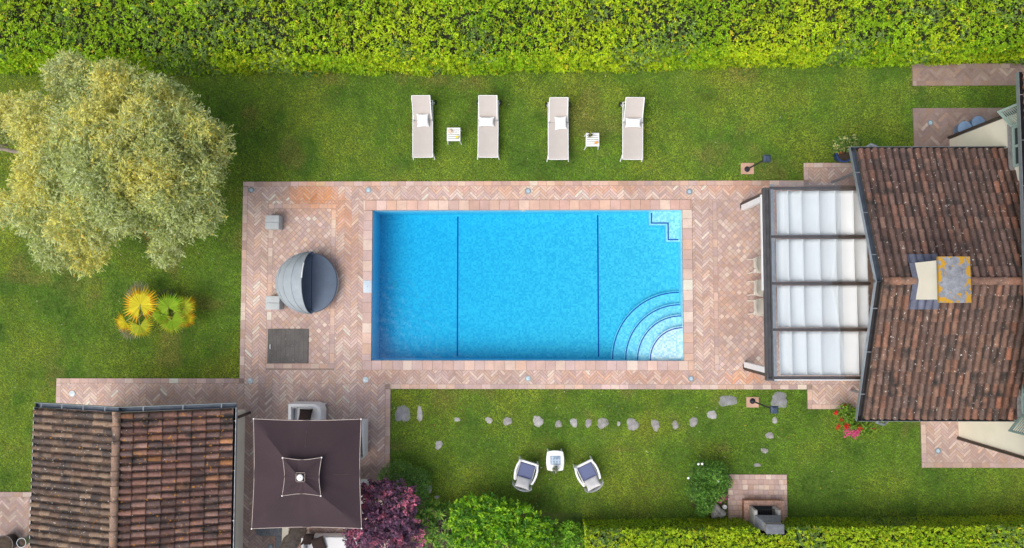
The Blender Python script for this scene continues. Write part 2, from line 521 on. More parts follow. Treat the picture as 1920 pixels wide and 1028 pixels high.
def bed(mb, r): mb.ab(r[0], r[1], r[2], r[3], -.10, ZP)

# key lines of the patio in world units
def X(px, py=540): return G(px, py)[0]
def Y(py, px=980): return G(px, py)[1]
cx0, cx1, cy0, cy1 = COP
LX = X(453); TY = Y(340); BY = Y(729.5); RX = X(1700)
beds = MB(); br = MB()
ZB = ZP + .004
for r in ((LX, RX, cy1, TY), (LX, cx0, cy0, cy1), (cx1, RX, cy0, cy1), (LX, RX, BY, cy0),
          (X(107, 720), LX, Y(780), Y(709.5, 300)), (LX, X(732, 800), -11, BY),
          (X(1506, 320), RX, TY, Y(306, 1550)), (X(1513, 740), RX, Y(767, 1550), BY)):
    bed(beds, r)
E = .006
bw = .16
iy1, iy0, ix0, ix1 = Y(383, 560), Y(691, 560), X(502), X(629)
PATH_Y = Y(709.5, 300)
herringbone(br, (LX + bw, X(1506, 345), cy1 + E, TY - bw), ZB, lift=.07)
herringbone(br, (LX + bw, ix0 - E, cy0, cy1), ZB, lift=.03)
herringbone(br, (ix0, ix1, iy1 + E, cy1), ZB, lift=.05)
herringbone(br, (ix1 + E, cx0 - E, cy0, cy1), ZB, lift=.03)
herringbone(br, (cx1 + E, X(1337), cy0, cy1), ZB, lift=.02)
herringbone(br, (LX + bw, X(1640), BY + bw, cy0 - E), ZB)
herringbone(br, (LX + bw, X(722, 800), -9.5, BY + bw - E), ZB, lift=.02)
herringbone(br, (X(107, 720) + bw, LX + bw - E, Y(780), PATH_Y - bw), ZB, lift=.02)
herringbone(br, (X(1506, 320) + bw, X(1660), TY - bw + E, Y(306, 1550) - bw), ZB, lift=-.02)
herringbone(br, (X(1513, 740) + bw, X(1660), Y(767, 1550) + bw, BY + bw - E), ZB, lift=.0)
diamonds(br, (ix0 + bw, ix1 - bw, iy0 + bw, iy1 - bw), ZB)
diamonds(br, (X(1346), X(1640), cy0, cy1), ZB)
for r in ((LX, X(1506, 345), TY - bw + E, TY), (LX, LX + bw - E, PATH_Y, TY - bw), (X(732, 740) , X(1513, 740), BY, BY + bw - E),
          (X(722.5, 800), X(732, 800), -9.5, BY - E), (X(107, 720), LX - E, PATH_Y - bw + E, PATH_Y), (X(107, 720), X(107, 720) + bw - E, Y(780), PATH_Y - bw),
          (ix0, ix1, iy1 - bw + E, iy1), (ix0, ix1, iy0, iy0 + bw - E), (ix0, ix0 + bw - E, iy0 + bw, iy1 - bw), (ix1 - bw + E, ix1, iy0 + bw, iy1 - bw),
          (X(1337) + E, X(1346) - E, cy0, cy1), (X(1506, 320), RX, Y(306, 1550) - bw + E, Y(306, 1550)), (X(1506, 320), X(1506, 320) + bw - E, TY, Y(306, 1550) - bw),
          (X(1513, 740), RX, Y(767, 1550), Y(767, 1550) + bw - E), (X(1513, 740), X(1513, 740) + bw - E, Y(767, 1550) + bw, BY)):
    course(br, r, ZB)
tag(beds.build('patio_bed', M['grout']), kind='structure')
tag(br.build('patio', M['brick']), kind='structure')

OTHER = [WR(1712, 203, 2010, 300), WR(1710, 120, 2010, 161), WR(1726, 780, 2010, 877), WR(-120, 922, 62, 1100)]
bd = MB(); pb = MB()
for r, lf in zip(OTHER, (-.40, -.36, -.16, -.28)):  # lf gives these paths darker brick than the patio, darkest on the first two
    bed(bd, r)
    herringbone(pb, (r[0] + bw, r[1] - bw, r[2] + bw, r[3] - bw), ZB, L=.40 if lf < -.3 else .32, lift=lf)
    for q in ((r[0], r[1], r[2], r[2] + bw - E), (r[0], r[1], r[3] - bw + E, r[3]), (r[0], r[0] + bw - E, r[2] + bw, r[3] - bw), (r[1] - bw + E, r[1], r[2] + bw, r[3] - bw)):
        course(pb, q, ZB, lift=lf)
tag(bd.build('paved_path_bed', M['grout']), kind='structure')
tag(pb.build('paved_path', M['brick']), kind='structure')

# ---- the pool
px0, px1, py0, py1 = POOL
D0, D1 = 1.22, .66            # depth at the deep (west) and shallow (east) end
def depth(x): return D0 + (D1 - D0) * min(1, max(0, (x - px0) / (px1 - px0)))
pool = thing('swimming_pool', 'rectangular blue mosaic swimming pool with brick coping and corner steps', 'swimming pool', ((px0 + px1) / 2, (py0 + py1) / 2, 0))
ZC = 0.075
cp = MB()
cm = MB()
for r in ((cx0, cx1, py1, cy1), (cx0, cx1, cy0, py0), (cx0, px0, py0, py1), (px1, cx1, py0, py1)):
    cm.ab(r[0], r[1], r[2], r[3], .002, ZC - .031)
for r in ((cx0, cx1, py1, cy1), (cx0, cx1, cy0, py0), (cx0, px0, py0, py1), (px1, cx1, py0, py1)):
    course(cp, r, ZC, L=.33, lift=.08, rows=1, thick=.03, spread=.55)
cm.build('coping_bed', M['grout'], pool)
cp.build('coping', M['coping'], pool)
bs = MB()
fz = [(px0, -D0), (px1, -D1)]
bs.add([(px0, py0, -D0), (px1, py0, -D1), (px1, py1, -D1), (px0, py1, -D0)], [(0, 1, 2, 3)])
bs.build('basin_floor', M['mosaic'], pool)
bs = MB(); zt = -.0
bs.add([(px0, py0, -D0), (px0, py1, -D0), (px0, py1, zt), (px0, py0, zt)], [(0, 1, 2, 3)])
bs.add([(px1, py0, -D1), (px1, py0, zt), (px1, py1, zt), (px1, py1, -D1)], [(0, 1, 2, 3)])
bs.add([(px0, py1, -D0), (px1, py1, -D1), (px1, py1, zt), (px0, py1, zt)], [(0, 1, 2, 3)])
bs.add([(px0, py0, -D0), (px0, py0, zt), (px1, py0, zt), (px1, py0, -D1)], [(0, 1, 2, 3)])
bs.build('basin_wall', mosaic_mat('pool_wall_mosaic', (0.40, 0.66, 0.74), (0.70, 0.82, 0.84)), pool)
for lx in (858, 1121.5):
    xx = G(lx, 540, -depth(G(lx, 540, -1.3)[0]))[0]
    z = -depth(xx) + .004
    ls = MB(); ls.ab(xx - .022, xx + .022, py0 + .06, py1 - .06, z - .003, z + .003)
    ls.build('floor_line', M['stripe'], pool)
# quarter round steps in the south-east corner
QX, QY = px1, py0
steps = [(127, .56), (104.5, .41), (84.5, .26), (63, .11)]
for rp, dz in steps:
    R = rp / 58.2 * (H + dz) / H
    arc = [(QX - R * math.cos(a), QY + R * math.sin(a)) for a in [math.pi / 2 * k / 28 for k in range(29)]]
    sb = MB(); sb.prism([(QX - .003, QY + .003)] + [(x + .0, y + .0) for x, y in arc][::-1], -1.25, -dz)
    st = sb.build('step', M['mosaic_step'], pool)
    nb = MB()
    for (ra, rb, key) in ((R - .065, R - .028, 'stripe'),):
        a0 = [(QX - ra * math.cos(a), QY + ra * math.sin(a)) for a in [math.pi / 2 * k / 28 for k in range(29)]]
        a1 = [(QX - rb * math.cos(a), QY + rb * math.sin(a)) for a in [math.pi / 2 * k / 28 for k in range(29)]]
        for k in range(28):
            nb.add([(*a0[k], -dz + .005), (*a1[k], -dz + .005), (*a1[k + 1], -dz + .005), (*a0[k + 1], -dz + .005)], [(0, 1, 2, 3)])
    nb.build('edge_stripe', M['stripe'], st)
# angular ledge in the north-east corner
dz = .30
def P2(a, b): return G(a, b, -dz)
ax, ay = P2(1217.5, 422.5); bx_, by_ = P2(1249, 453.5)
sb = MB(); sb.prism([(px1 - .003, py1 - .003), (ax, py1 - .003), (ax, ay), (bx_, ay), (bx_, by_), (px1 - .003, by_)], -1.3, -dz)
st = sb.build('ledge', M['mosaic_step'], pool)
nb = MB(); o = .05; q = .04
nb.ab(ax + o, ax + o + q, ay + o, py1 - .05, -dz, -dz + .005)
nb.ab(ax + o + q, bx_ + o, ay + o, ay + o + q, -dz, -dz + .005)
nb.ab(bx_ + o, bx_ + o + q, by_ + o, ay + o + q, -dz, -dz + .005)
nb.ab(bx_ + o + q, px1 - .05, by_ + o, by_ + o + q, -dz, -dz + .005)
nb.build('edge_stripe', M['stripe'], st)
sk = WR(680.5, 526, 697, 549, ZC)
kb = MB(); kb.ab(sk[0] + .01, sk[1], sk[2], sk[3], ZC - .02, ZC + .012)
lid = kb.build('skimmer_lid', mat('pale_lid', (0.50, 0.58, 0.66), .5, noise=(12, .1)), pool, bevel=.006)
kn = MB(); kn.lathe([(.0, 0), (.018, 0), (.018, .008), (0, .008)], (sk[0] + sk[1]) / 2, (sk[2] + sk[3]) / 2, ZC + .012, 10)
kn.build('lid_button', M['grey_metal'], lid)
ib = MB(); x, y = G(742, 534, -1.25); ib.lathe([(0, 0), (.11, 0), (.10, .02), (0, .03)], x, y, -depth(x) + .002, 16); ib.build('floor_drain', M['nosing'], pool)
ib = MB(); x, y = G(981, 396, -.15); ib.box(x, py1 - .012, -.10, .14, .02, .07); ib.build('wall_inlet', M['nosing'], pool)
wb = MB(); wb.ab(px0 - .02, px1 + .02, py0 - .02, py1 + .02, -2.2, -.045)
tag(wb.build('water', M['water']), kind='structure')

# ---------------------------------------------------------------- in-ground lamps
lamp0 = thing('ground_lamp', 'x', 'ground lamp')
b = MB(); b.lathe([(.072, 0), (.098, 0), (.10, .008), (.094, .014), (.074, .014)], seg=28); b.build('rim', M['grey_metal'], lamp0, smooth=True)
b = MB(); b.lathe([(0, .0), (.074, 0), (.074, .010), (.04, .017), (0, .019)], seg=28); b.build('lens', M['lens'], lamp0, smooth=True)
LAMPS = [(472, 357, "round glass ground lamp in the patio corner nearest the big olive tree"),
         (691, 357, "round glass ground lamp above the pool's corner nearest the round daybed"),
         (990, 359, "round glass ground lamp midway along the pool on the sun lounger side"),
         (1292, 360, "round glass ground lamp off the pool's corner with the angular ledge"),
         (470, 714, "round glass ground lamp where the narrow path meets the patio, near the grey hatch"),
         (686, 712, "round glass ground lamp off the pool's corner between grey hatch and brown parasol"),
         (990, 709.5, "round glass ground lamp midway along the pool on the armchair side"),
         (1295, 710, "round glass ground lamp off the pool corner with the curved steps"),
         (137, 738, "round glass ground lamp at the far end of the path beside the tiled outbuilding"),
         (1743, 231, "round glass ground lamp on the darker brick paving between hedge and villa wing"),
         (1757, 845, "round glass ground lamp on paving below the villa, near the red geraniums"),
         (508, 1025, "round glass ground lamp on the dark paving below the brown parasol, beside granite bench")]
for i, (a, bb, lb) in enumerate(LAMPS):
    o = lamp0 if i == 0 else copy_tree(lamp0)
    o.location = (*G(a, bb), ZB)
    tag(o, lb, None, 'ground lamps set in the paving')

# ---------------------------------------------------------------- roofs
def mixc(a, b, t): return tuple(a[i] * (1 - t) + b[i] * t for i in range(3))

def roof_slope(mb, o, u, d, LU, LD, colf, pitch=0.2, tl=.36, seed=0, rtop=.058, rbot=.074):
    """barrel tiles: o = top corner at the ridge, u = unit vector along the ridge, d = unit vector down the slope"""
    o, u, d = Vector(o), Vector(u), Vector(d)
    n = u.cross(d)
    if n.z < 0: n = -n
    n.normalize()
    rnd = random.Random(seed)
    ncol = max(1, round(LU / pitch)); p = LU / ncol
    nrow = max(1, round(LD / tl)); t = LD / nrow
    SEG = 7
    for k in range(ncol):
        cu = (k + .5) * p + rnd.uniform(-.006, .006)
        ctint = rnd.uniform(.88, 1.1)
        for r in range(nrow):
            lo = (r + 1) * t + (.03 if r < nrow - 1 else .015) + rnd.uniform(-.012, .012)
            hi = r * t
            jit = rnd.uniform(-.007, .007)
            col = tuple(c * ctint for c in colf(rnd, k / ncol, r / nrow))
            vs = []
            for (s, R, lift) in ((hi, rtop, .000), (lo, rbot, .024)):
                for i in range(SEG + 1):
                    a = math.pi * i / SEG
                    vs.append(o + u * (cu + jit + R * math.cos(a)) + d * s + n * (R * .92 * math.sin(a) + lift))
            fs = [(i, i + 1, SEG + 1 + i + 1, SEG + 1 + i) for i in range(SEG)]
            b = len(mb.v)
            mb.add(vs, fs, col)
            # thickness lip at the lower end
            lip = [o + u * (cu + jit + (rbot - .016) * math.cos(math.pi * i / SEG)) + d * lo + n * ((rbot - .016) * .92 * math.sin(math.pi * i / SEG) + .024) for i in range(SEG + 1)]
            mb.add(vs[SEG + 1:] + lip, [(i, i + 1, SEG + 1 + i + 1, SEG + 1 + i) for i in range(SEG)], tuple(c * .8 for c in col))
        # channel tiles between the covers
        for side in ((0,) if k < ncol - 1 else ()):
            for r in range(nrow):
                c = colf(rnd, k / ncol, r / nrow)
                e = (k + 1) * p
                q = [o + u * (e - .05) + d * (r * t) + n * .012, o + u * e + d * (r * t) - n * .012, o + u * (e + .05) + d * (r * t) + n * .012,
                     o + u * (e + .05) + d * ((r + 1) * t + .02) + n * .02, o + u * e + d * ((r + 1) * t + .02) - n * .004, o + u * (e - .05) + d * ((r + 1) * t + .02) + n * .02]
                mb.add(q, [(0, 1, 4, 5), (1, 2, 3, 4)], tuple(x * .42 for x in c))
    # deck below
    q0 = o - n * .03; q1 = o + u * LU - n * .03; q2 = q1 + d * (LD - .03); q3 = q0 + d * (LD - .03)
    th = n * -.08
    mb.add([q0, q1, q2, q3, q0 + th, q1 + th, q2 + th, q3 + th], [(0, 1, 2, 3), (7, 6, 5, 4), (0, 4, 5, 1), (1, 5, 6, 2), (2, 6, 7, 3), (3, 7, 4, 0)], (.10, .065, .05))

def ridge_tiles(mb, a, b, colf, R=.115, tl=.40, seed=1):
    a, b = Vector(a), Vector(b); L = (b - a).length; d = (b - a).normalized()
    side = d.cross(Vector((0, 0, 1))).normalized(); up = Vector((0, 0, 1))
    rnd = random.Random(seed); n = round(L / tl); t = L / n
    for k in range(n):
        col = colf(rnd, 0, 0); vs = []
        for (s, r, lf) in ((k * t, R * .86, 0), ((k + 1) * t + .03, R, .016)):
            for i in range(9):
                an = math.pi * (i / 8 * 1.1 - .05)
                vs.append(a + d * s + side * (r * math.cos(an)) + up * (r * .8 * math.sin(an) + lf))
        mb.add(vs, [(i, i + 1, 10 + i, 9 + i) for i in range(8)], col)
        lip = [p * 1.0 for p in vs[9:]]
        inn = [a + d * ((k + 1) * t + .03) + side * ((R - .02) * math.cos(math.pi * (i / 8 * 1.1 - .05))) + up * ((R - .02) * .8 * math.sin(math.pi * (i / 8 * 1.1 - .05)) + .016) for i in range(9)]
        mb.add(lip + inn, [(i, i + 1, 10 + i, 9 + i) for i in range(8)], tuple(c * .7 for c in col))

def gutter(parent, a, b, wdt=.13, dep=.10, step=.95, mt='dark_metal', lipm='grey_metal', outer=1):
    """open trough from a to b with a paler outer lip and strap brackets; outer = side of the lip"""
    a, b = Vector(a), Vector(b); d = (b - a); L = d.length; d.normalize()
    side = Vector((0, 0, 1)).cross(d).normalized() * outer
    n = d.cross(side); n = n if n.z > 0 else -n
    def plank(mb, s0, s1, w0, w1, h0, h1):
        p = [a + d * s + side * w_ + n * h for h in (h0, h1) for s, w_ in ((s0, w0), (s1, w0), (s1, w1), (s0, w1))]
        mb.add(p, [(3, 2, 1, 0), (4, 5, 6, 7), (0, 1, 5, 4), (1, 2, 6, 5), (2, 3, 7, 6), (3, 0, 4, 7)])
    mb = MB()
    plank(mb, 0, L, 0, .006, -dep, .0)
    plank(mb, 0, L, .006, wdt, -dep - .004, -dep + .004)
    plank(mb, 0, .006, .006, wdt, -dep + .004, -.01)
    plank(mb, L - .006, L, .006, wdt, -dep + .004, -.01)
    g = mb.build('gutter', M[mt], parent)
    mb = MB()
    plank(mb, -.004, L + .004, wdt, wdt + .011, -dep, .012)
    mb.build('gutter_lip', M[lipm], g)
    s = step * .6
    while s < L - .1:
        mb = MB(); plank(mb, s, s + .022, .007, wdt - .001, -.012, -.004)
        mb.build('bracket', M[lipm], g)
        s += step
    return g

# ---- outbuilding, lower left: ridge runs north-south
ez, rz = 2.5, 3.36
exw, exe = G(64, 900, ez)[0], G(434, 900, ez)[0]
rx = G(217, 900, rz)[0]
ny = G(250, 766, ez)[1]
sy = -12.5
ob = thing('tiled_outbuilding', 'small cream outbuilding with a weathered brown barrel-tile roof beside the brown parasol', 'building', ((exw + exe) / 2, (ny + sy) / 2, 0))
def col_grey(r, ku, kd):
    b = r.choice([srgb(118, 98, 84), srgb(96, 80, 72), srgb(132, 110, 92), srgb(106, 84, 72), srgb(86, 75, 70)])
    k = r.uniform(.86, 1.12); return tuple(c * k for c in b)
def col_red(r, ku, kd):
    b = r.choice([srgb(122, 90, 82), srgb(108, 80, 74), srgb(132, 96, 84), srgb(104, 84, 80), srgb(138, 108, 98), srgb(94, 74, 70)])
    if ku < .3 and r.random() < .05: b = mixc(b, srgb(170, 112, 50), r.uniform(.2, .5))
    k = r.uniform(.75, 1.2); return tuple(c * k for c in b)
LW = math.hypot(rx - exw, rz - ez); LE = math.hypot(exe - rx, rz - ez)
m1 = MB(); roof_slope(m1, (rx, ny, rz), (0, -1, 0), ((exw - rx) / LW, 0, (ez - rz) / LW), ny - sy, LW, col_grey, seed=3)
rf1 = m1.build('roof_slope', M['tile_grey'], ob, smooth=True)
m1 = MB(); roof_slope(m1, (rx, ny, rz), (0, -1, 0), ((exe - rx) / LE, 0, (ez - rz) / LE), ny - sy, LE, col_red, seed=4)
rf2 = m1.build('roof_slope', M['tile_red'], ob, smooth=True)
tag(rf1, 'dark greyish brown slope on the west'); tag(rf2, 'redder slope with orange lichen')
m1 = MB(); ridge_tiles(m1, (rx, sy, rz + .03), (rx, ny + .02, rz + .03), lambda r, a, b: mixc(col_grey(r, 0, 0), srgb(160, 130, 112), .55), seed=5)
m1.build('ridge', M['tile_grey'], ob, smooth=True)
wx0, wx1, wy1 = exw + .62, G(458.5, 900, 0)[0], G(452, 768, 0)[1]
wl = MB()
wl.prism([(wx0, sy + .4), (wx1, sy + .4), (wx1, wy1), (wx0, wy1)], 0, 2.36)
wl.add([(wx0, wy1 - .002, 2.36), (wx1, wy1 - .002, 2.36), (rx, wy1 - .002, rz - .16)], [(0, 1, 2)])
wl.build('wall', M['plaster'], ob)
gutter(ob, (exw - .005, sy, ez - .02), (exw - .005, ny + .02, ez - .02), outer=1, wdt=.07, step=3.1)
gutter(ob, (exe + .005, sy, ez - .02), (exe + .005, ny + .02, ez - .02), outer=-1, wdt=.075, step=1.4)
gutter(ob, (rx, ny + .02, rz - .03), (exw - .08, ny + .02, ez - .045), outer=-1, wdt=.125, step=.78, mt='slate_metal')
gutter(ob, (rx, ny + .02, rz - .03), (exe + .08, ny + .02, ez - .045), outer=1, wdt=.125, step=1.0, mt='slate_metal')
dp = MB()
gx, gy = G(468, 774, .05)
dp.tube([(gx, gy, .0), (gx, gy, 2.0), (gx - .15, gy + .05, 2.2), (exe + .04, gy + .1, 2.42)], .045, 10)
dp.build('downpipe', M['brown_metal'], ob, smooth=True)

# ---- villa: low wing with a ridge running east-west, and the main house wall and roof edge beyond
ez, rz = 2.6, 3.84
WX0 = G(1606, 280, ez)[0]; WX1 = G(1897, 280, ez)[0] - .02
NY, SY = G(1740, 281, ez)[1], G(1740, 784, ez)[1]
RY = (NY + SY) / 2
villa = thing('villa', 'cream villa with a low tiled wing, square chimney and sage green shutters', 'house', (WX1, RY, 0))
def col_villa(r, ku, kd):
    b = r.choice([srgb(104, 82, 74), srgb(94, 73, 67), srgb(114, 89, 79), srgb(98, 78, 73), srgb(112, 82, 71), srgb(88, 71, 66)])
    if ku > .80 and r.random() < .10 + 1.6 * (ku - .80): b = mixc(b, srgb(160, 106, 84), r.uniform(.2, .6))
    k = r.uniform(.86, 1.14); return tuple(c * k for c in b)
def col_villa_s(r, ku, kd):
    b = r.choice([srgb(114, 88, 76), srgb(102, 80, 71), srgb(124, 95, 80), srgb(108, 87, 78), srgb(126, 90, 74), srgb(96, 79, 72)])
    if ku > .78 and r.random() < .12 + 1.6 * (ku - .78): b = mixc(b, srgb(164, 108, 84), r.uniform(.2, .6))
    k = r.uniform(.86, 1.14); return tuple(c * k for c in b)
LN = math.hypot(NY - RY, rz - ez)
m1 = MB(); roof_slope(m1, (WX0, RY, rz), (1, 0, 0), (0, (NY - RY) / LN, (ez - rz) / LN), WX1 - WX0, LN, col_villa, seed=8)
m1.build('wing_roof', M['tile_villa'], villa, smooth=True)
m1 = MB(); roof_slope(m1, (WX0, RY, rz), (1, 0, 0), (0, (SY - RY) / LN, (ez - rz) / LN), WX1 - WX0, LN, col_villa_s, seed=9)
wr = m1.build('wing_roof', M['tile_villa'], villa, smooth=True)
m1 = MB(); ridge_tiles(m1, (WX0 - .02, RY, rz + .03), (WX1, RY, rz + .03), lambda r, a, b: mixc(col_villa_s(r, 0, 0), srgb(150, 112, 92), .4), seed=6)
m1.build('ridge', M['tile_villa'], villa, smooth=True)
gutter(villa, (WX0 - .1, NY + .005, ez - .03), (WX1 + .1, NY + .005, ez - .03), outer=1, wdt=.085, step=1.05)
gutter(villa, (WX0 - .1, SY - .005, ez - .03), (WX1 + .1, SY - .005, ez - .03), outer=-1, wdt=.085, step=1.05)
gutter(villa, (WX0 - .025, RY, rz - .02), (WX0 - .025, NY + .1, ez - .035), outer=1, wdt=.135, step=1.25, mt='slate_metal')
gutter(villa, (WX0 - .025, RY, rz - .02), (WX0 - .025, SY - .1, ez - .035), outer=-1, wdt=.135, step=1.25)
MX = (G(1782, 266)[0] + G(1793, 814)[0]) / 2          # main house west wall
MN, MS = G(1782, 262)[1], G(1793, 818)[1]
wl = MB()
vx0 = X(1660)
wl.prism([(vx0, SY + .55), (MX - .003, SY + .55), (MX - .003, NY - .55), (vx0, NY - .55)], 0, 2.42)
wl.add([(vx0 - .002, SY + .55, 2.42), (vx0 - .002, NY - .55, 2.42), (vx0 - .002, RY, rz - .2)], [(0, 1, 2)])
wl.build('wing_wall', M['plaster'], villa)
MEZ = 4.25
wl = MB(); wl.ab(MX, MX + 7.5, MS, MN, 0, MEZ + .1)
wl.add([(MX + .002, MN, MEZ + .1), (MX + 7.5, MN, MEZ + .1), (MX + 3.75, MN, MEZ + 1.2)], [(0, 1, 2)])
wl.add([(MX + .002, MS, MEZ + .1), (MX + 7.5, MS, MEZ + .1), (MX + 3.75, MS, MEZ + 1.2)], [(0, 1, 2)])
wl.build('main_wall', M['plaster'], villa)
# brown plinth and corner pipes of the main wall
for yy, s in ((MN, 1), (MS, -1)):
    pb_ = MB(); pb_.tube([(MX - .02, yy + s * .055, 0.0), (MX - .02, yy + s * .055, 3.9), (MX - .5, yy + s * .055, 4.15)], .05, 10)
    pb_.build('downpipe', M['brown_metal'], villa, smooth=True)
MEX = G(1918, 140, MEZ)[0]
MNY = G(1915, 136, MEZ)[1]; MSY = 2 * RY - MNY
sl = .30
RZ2 = MEZ + sl * 4.6
d_ = Vector((-1, 0, -sl)).normalized()
m1 = MB(); roof_slope(m1, (MEX + 4.6, MNY, RZ2), (0, -1, 0), d_, MNY - MSY, 4.6 * math.hypot(1, sl), lambda r, a, b: mixc(col_villa_s(r, 0, 0), srgb(176, 112, 80), r.uniform(0, .7)), seed=12)
m1.build('main_roof', M['tile_villa'], villa, smooth=True)
m1 = MB(); roof_slope(m1, (MEX + 4.6, MNY, RZ2), (0, -1, 0), Vector((1, 0, -sl)).normalized(), MNY - MSY, 4.6 * math.hypot(1, sl), col_villa_s, seed=13)
m1.build('main_roof', M['tile_villa'], villa, smooth=True)
gutter(villa, (MEX + .005, MSY - .02, MEZ - .02), (MEX + .005, MNY + .02, MEZ - .02), outer=1, wdt=.10, step=1.2)
# chimney
chx0, chy0, chy1 = G(1712.5, 527, 3.72)[0], G(1713, 562, 3.7)[1], G(1713, 493.5, 3.7)[1]
CZ = 4.78
chx1 = G(1820.5, 524, 5.02)[0] - .06
ch = MB(); ch.ab(chx0, chx1, chy0, chy1, 2.9, CZ)
chim = ch.build('chimney', M['plaster'], villa)
vb = MB()
vb.ab(chx0 - .02, chx1 + .02, chy0 - .03, chy1 + .03, CZ, CZ + .05)
for k in range(9):
    yy = chy0 + .06 + (chy1 - chy0 - .12) * k / 8
    vb.ab(chx0 + .0, chx1 - .0, yy - .028, yy + .028, CZ + .05, CZ + .11)
vb.ab(chx0 - .01, chx1 + .01, chy0 - .02, chy1 + .02, CZ + .11, CZ + .15)
vb.build('brick_vent', M['terracotta'], chim)
sx0, sx1, sy0, sy1 = WR(1761, 481, 1820.5, 568, 5.02)
slabm = mat('chimney_slab_stone', (0.225, 0.235, 0.26), 0.9, noise=(5, .3), noise2=(30, .2), bump=(20, .4))
speckle(slabm, 4.0, .62, .70, (.12, .12, .13), 2)
nn = slabm.node_tree
def edge_lichen(nn):
    n, l = nn.nodes, nn.links
    b = n['Principled BSDF']; src = b.inputs['Base Color'].links[0].from_socket
    tc = n.new('ShaderNodeTexCoord'); sp = n.new('ShaderNodeSeparateXYZ'); l.new(tc.outputs['Generated'], sp.inputs[0])
    def edge(sock):
        a = n.new('ShaderNodeMath'); a.operation = 'SUBTRACT'; a.inputs[1].default_value = .5; l.new(sock, a.inputs[0])
        c = n.new('ShaderNodeMath'); c.operation = 'ABSOLUTE'; l.new(a.outputs[0], c.inputs[0]); return c.outputs[0]
    mx = n.new('ShaderNodeMath'); mx.operation = 'MAXIMUM'; l.new(edge(sp.outputs[0]), mx.inputs[0]); l.new(edge(sp.outputs[1]), mx.inputs[1])
    t = n.new('ShaderNodeTexNoise'); t.inputs['Scale'].default_value = 7; t.inputs['Detail'].default_value = 5; l.new(tc.outputs['Object'], t.inputs['Vector'])
    ad = n.new('ShaderNodeMath'); ad.operation = 'MULTIPLY_ADD'; ad.inputs[1].default_value = 1.6; l.new(t.outputs['Fac'], ad.inputs[0]); l.new(mx.outputs[0], ad.inputs[2])
    mr = n.new('ShaderNodeMapRange'); mr.inputs['From Min'].default_value = 1.20; mr.inputs['From Max'].default_value = 1.27; l.new(ad.outputs[0], mr.inputs['Value'])
    m2 = n.new('ShaderNodeMix'); m2.data_type = 'RGBA'; m2.inputs[7].default_value = (.46, .25, .02, 1)
    l.new(mr.outputs[0], m2.inputs[0]); l.new(src, m2.inputs[6]); l.new(m2.outputs[2], b.inputs['Base Color'])
edge_lichen(nn)
cb = MB(); cb.ab(sx0, sx1, sy0, sy1, 4.93, 5.02)
cb.build('cap_slab', slabm, chim, bevel=.008)
# lead flashing round the chimney, laid over the tiles
fl = MB()
lead = mat('lead_flashing', (0.10, 0.11, 0.16), 0.6, .1, noise=(6, .25), noise2=(25, .2))
tsl = (rz - ez) / (NY - RY)
for s, ya, yb in ((1, chy1, chy1 + .24), (-1, chy0 - .26, chy0)):
    def fn(i, j, s=s, ya=ya, yb=yb):
        x = chx0 - .14 + (.80) * i; y = ya + (yb - ya) * j
        k = ((x - WX0) / .2) % 1.0
        z = rz - abs(y - RY) * tsl + .045 + .062 * abs(math.sin(math.pi * k))
        return (x, y, z)
    fl.grid(fn, 40, 4)
def fn(i, j):
    x = chx0 - .15 + .15 * i; y = chy0 + (chy1 - chy0) * j
    return (x, y, rz - abs(y - RY) * tsl + .13)
fl.grid(fn, 2, 16)
fl.build('flashing', lead, chim, solid=.006)
# windows with sage shutters high in the main wall
for hy, s in ((G(1903, 238, 2.87)[1], 1), (G(1914, 778, 2.84)[1], -1)):
    z0, z1 = 2.87, 4.10
    ww = 1.15
    y0, y1 = (hy - ww, hy) if s > 0 else (hy, hy + ww)
    wf = MB()
    for a in ((y0, y0 + .07, z0, z1), (y1 - .07, y1, z0, z1), (y0 + .07, y1 - .07, z1 - .07, z1), (y0 + .07, y1 - .07, z0, z0 + .07), ((y0 + y1) / 2 - .035, (y0 + y1) / 2 + .035, z0 + .07, z1 - .07)):
        wf.ab(MX - .045, MX + .04, a[0], a[1], a[2], a[3])
    wo = wf.build('window', M['shutter'], villa)
    gl = MB(); gl.ab(MX - .012, MX - .004, y0 + .07, y1 - .07, z0 + .07, z1 - .07)
    gl.build('pane', mat('dark_glass', (.03, .04, .045), .1, spec=.6), wo)
    sb = MB(); sb.ab(MX - .12, MX - .002, y0 - .08, y1 + .08, z0 - .07, z0 - .002)
    sb.build('sill', M['stone'], wo)
    ang = math.radians(130 if s > 0 else 230)     # direction the open leaf points, seen from above
    L = .58
    ux, uy = math.cos(ang), math.sin(ang)
    sh = MB()
    hx = MX - .06
    def bar(t0, t1, za, zb, th=.035):
        c = ((t0 + t1) / 2 * L); sh.box(hx + ux * c, hy + uy * c, (za + zb) / 2, (t1 - t0) * L, th, zb - za, rz=ang)
    bar(0, .1, z0, z1); bar(.9, 1, z0, z1); bar(.1, .9, z0, z0 + .07); bar(.1, .9, z1 - .07, z1)
    k = z0 + .10
    while k < z1 - .10:
        c = .5 * L
        sh.box(hx + ux * c, hy + uy * c, k, .8 * L, .020, .010, rz=ang, rx=.0); k += .075
    sh.build('shutter', M['shutter'], villa)
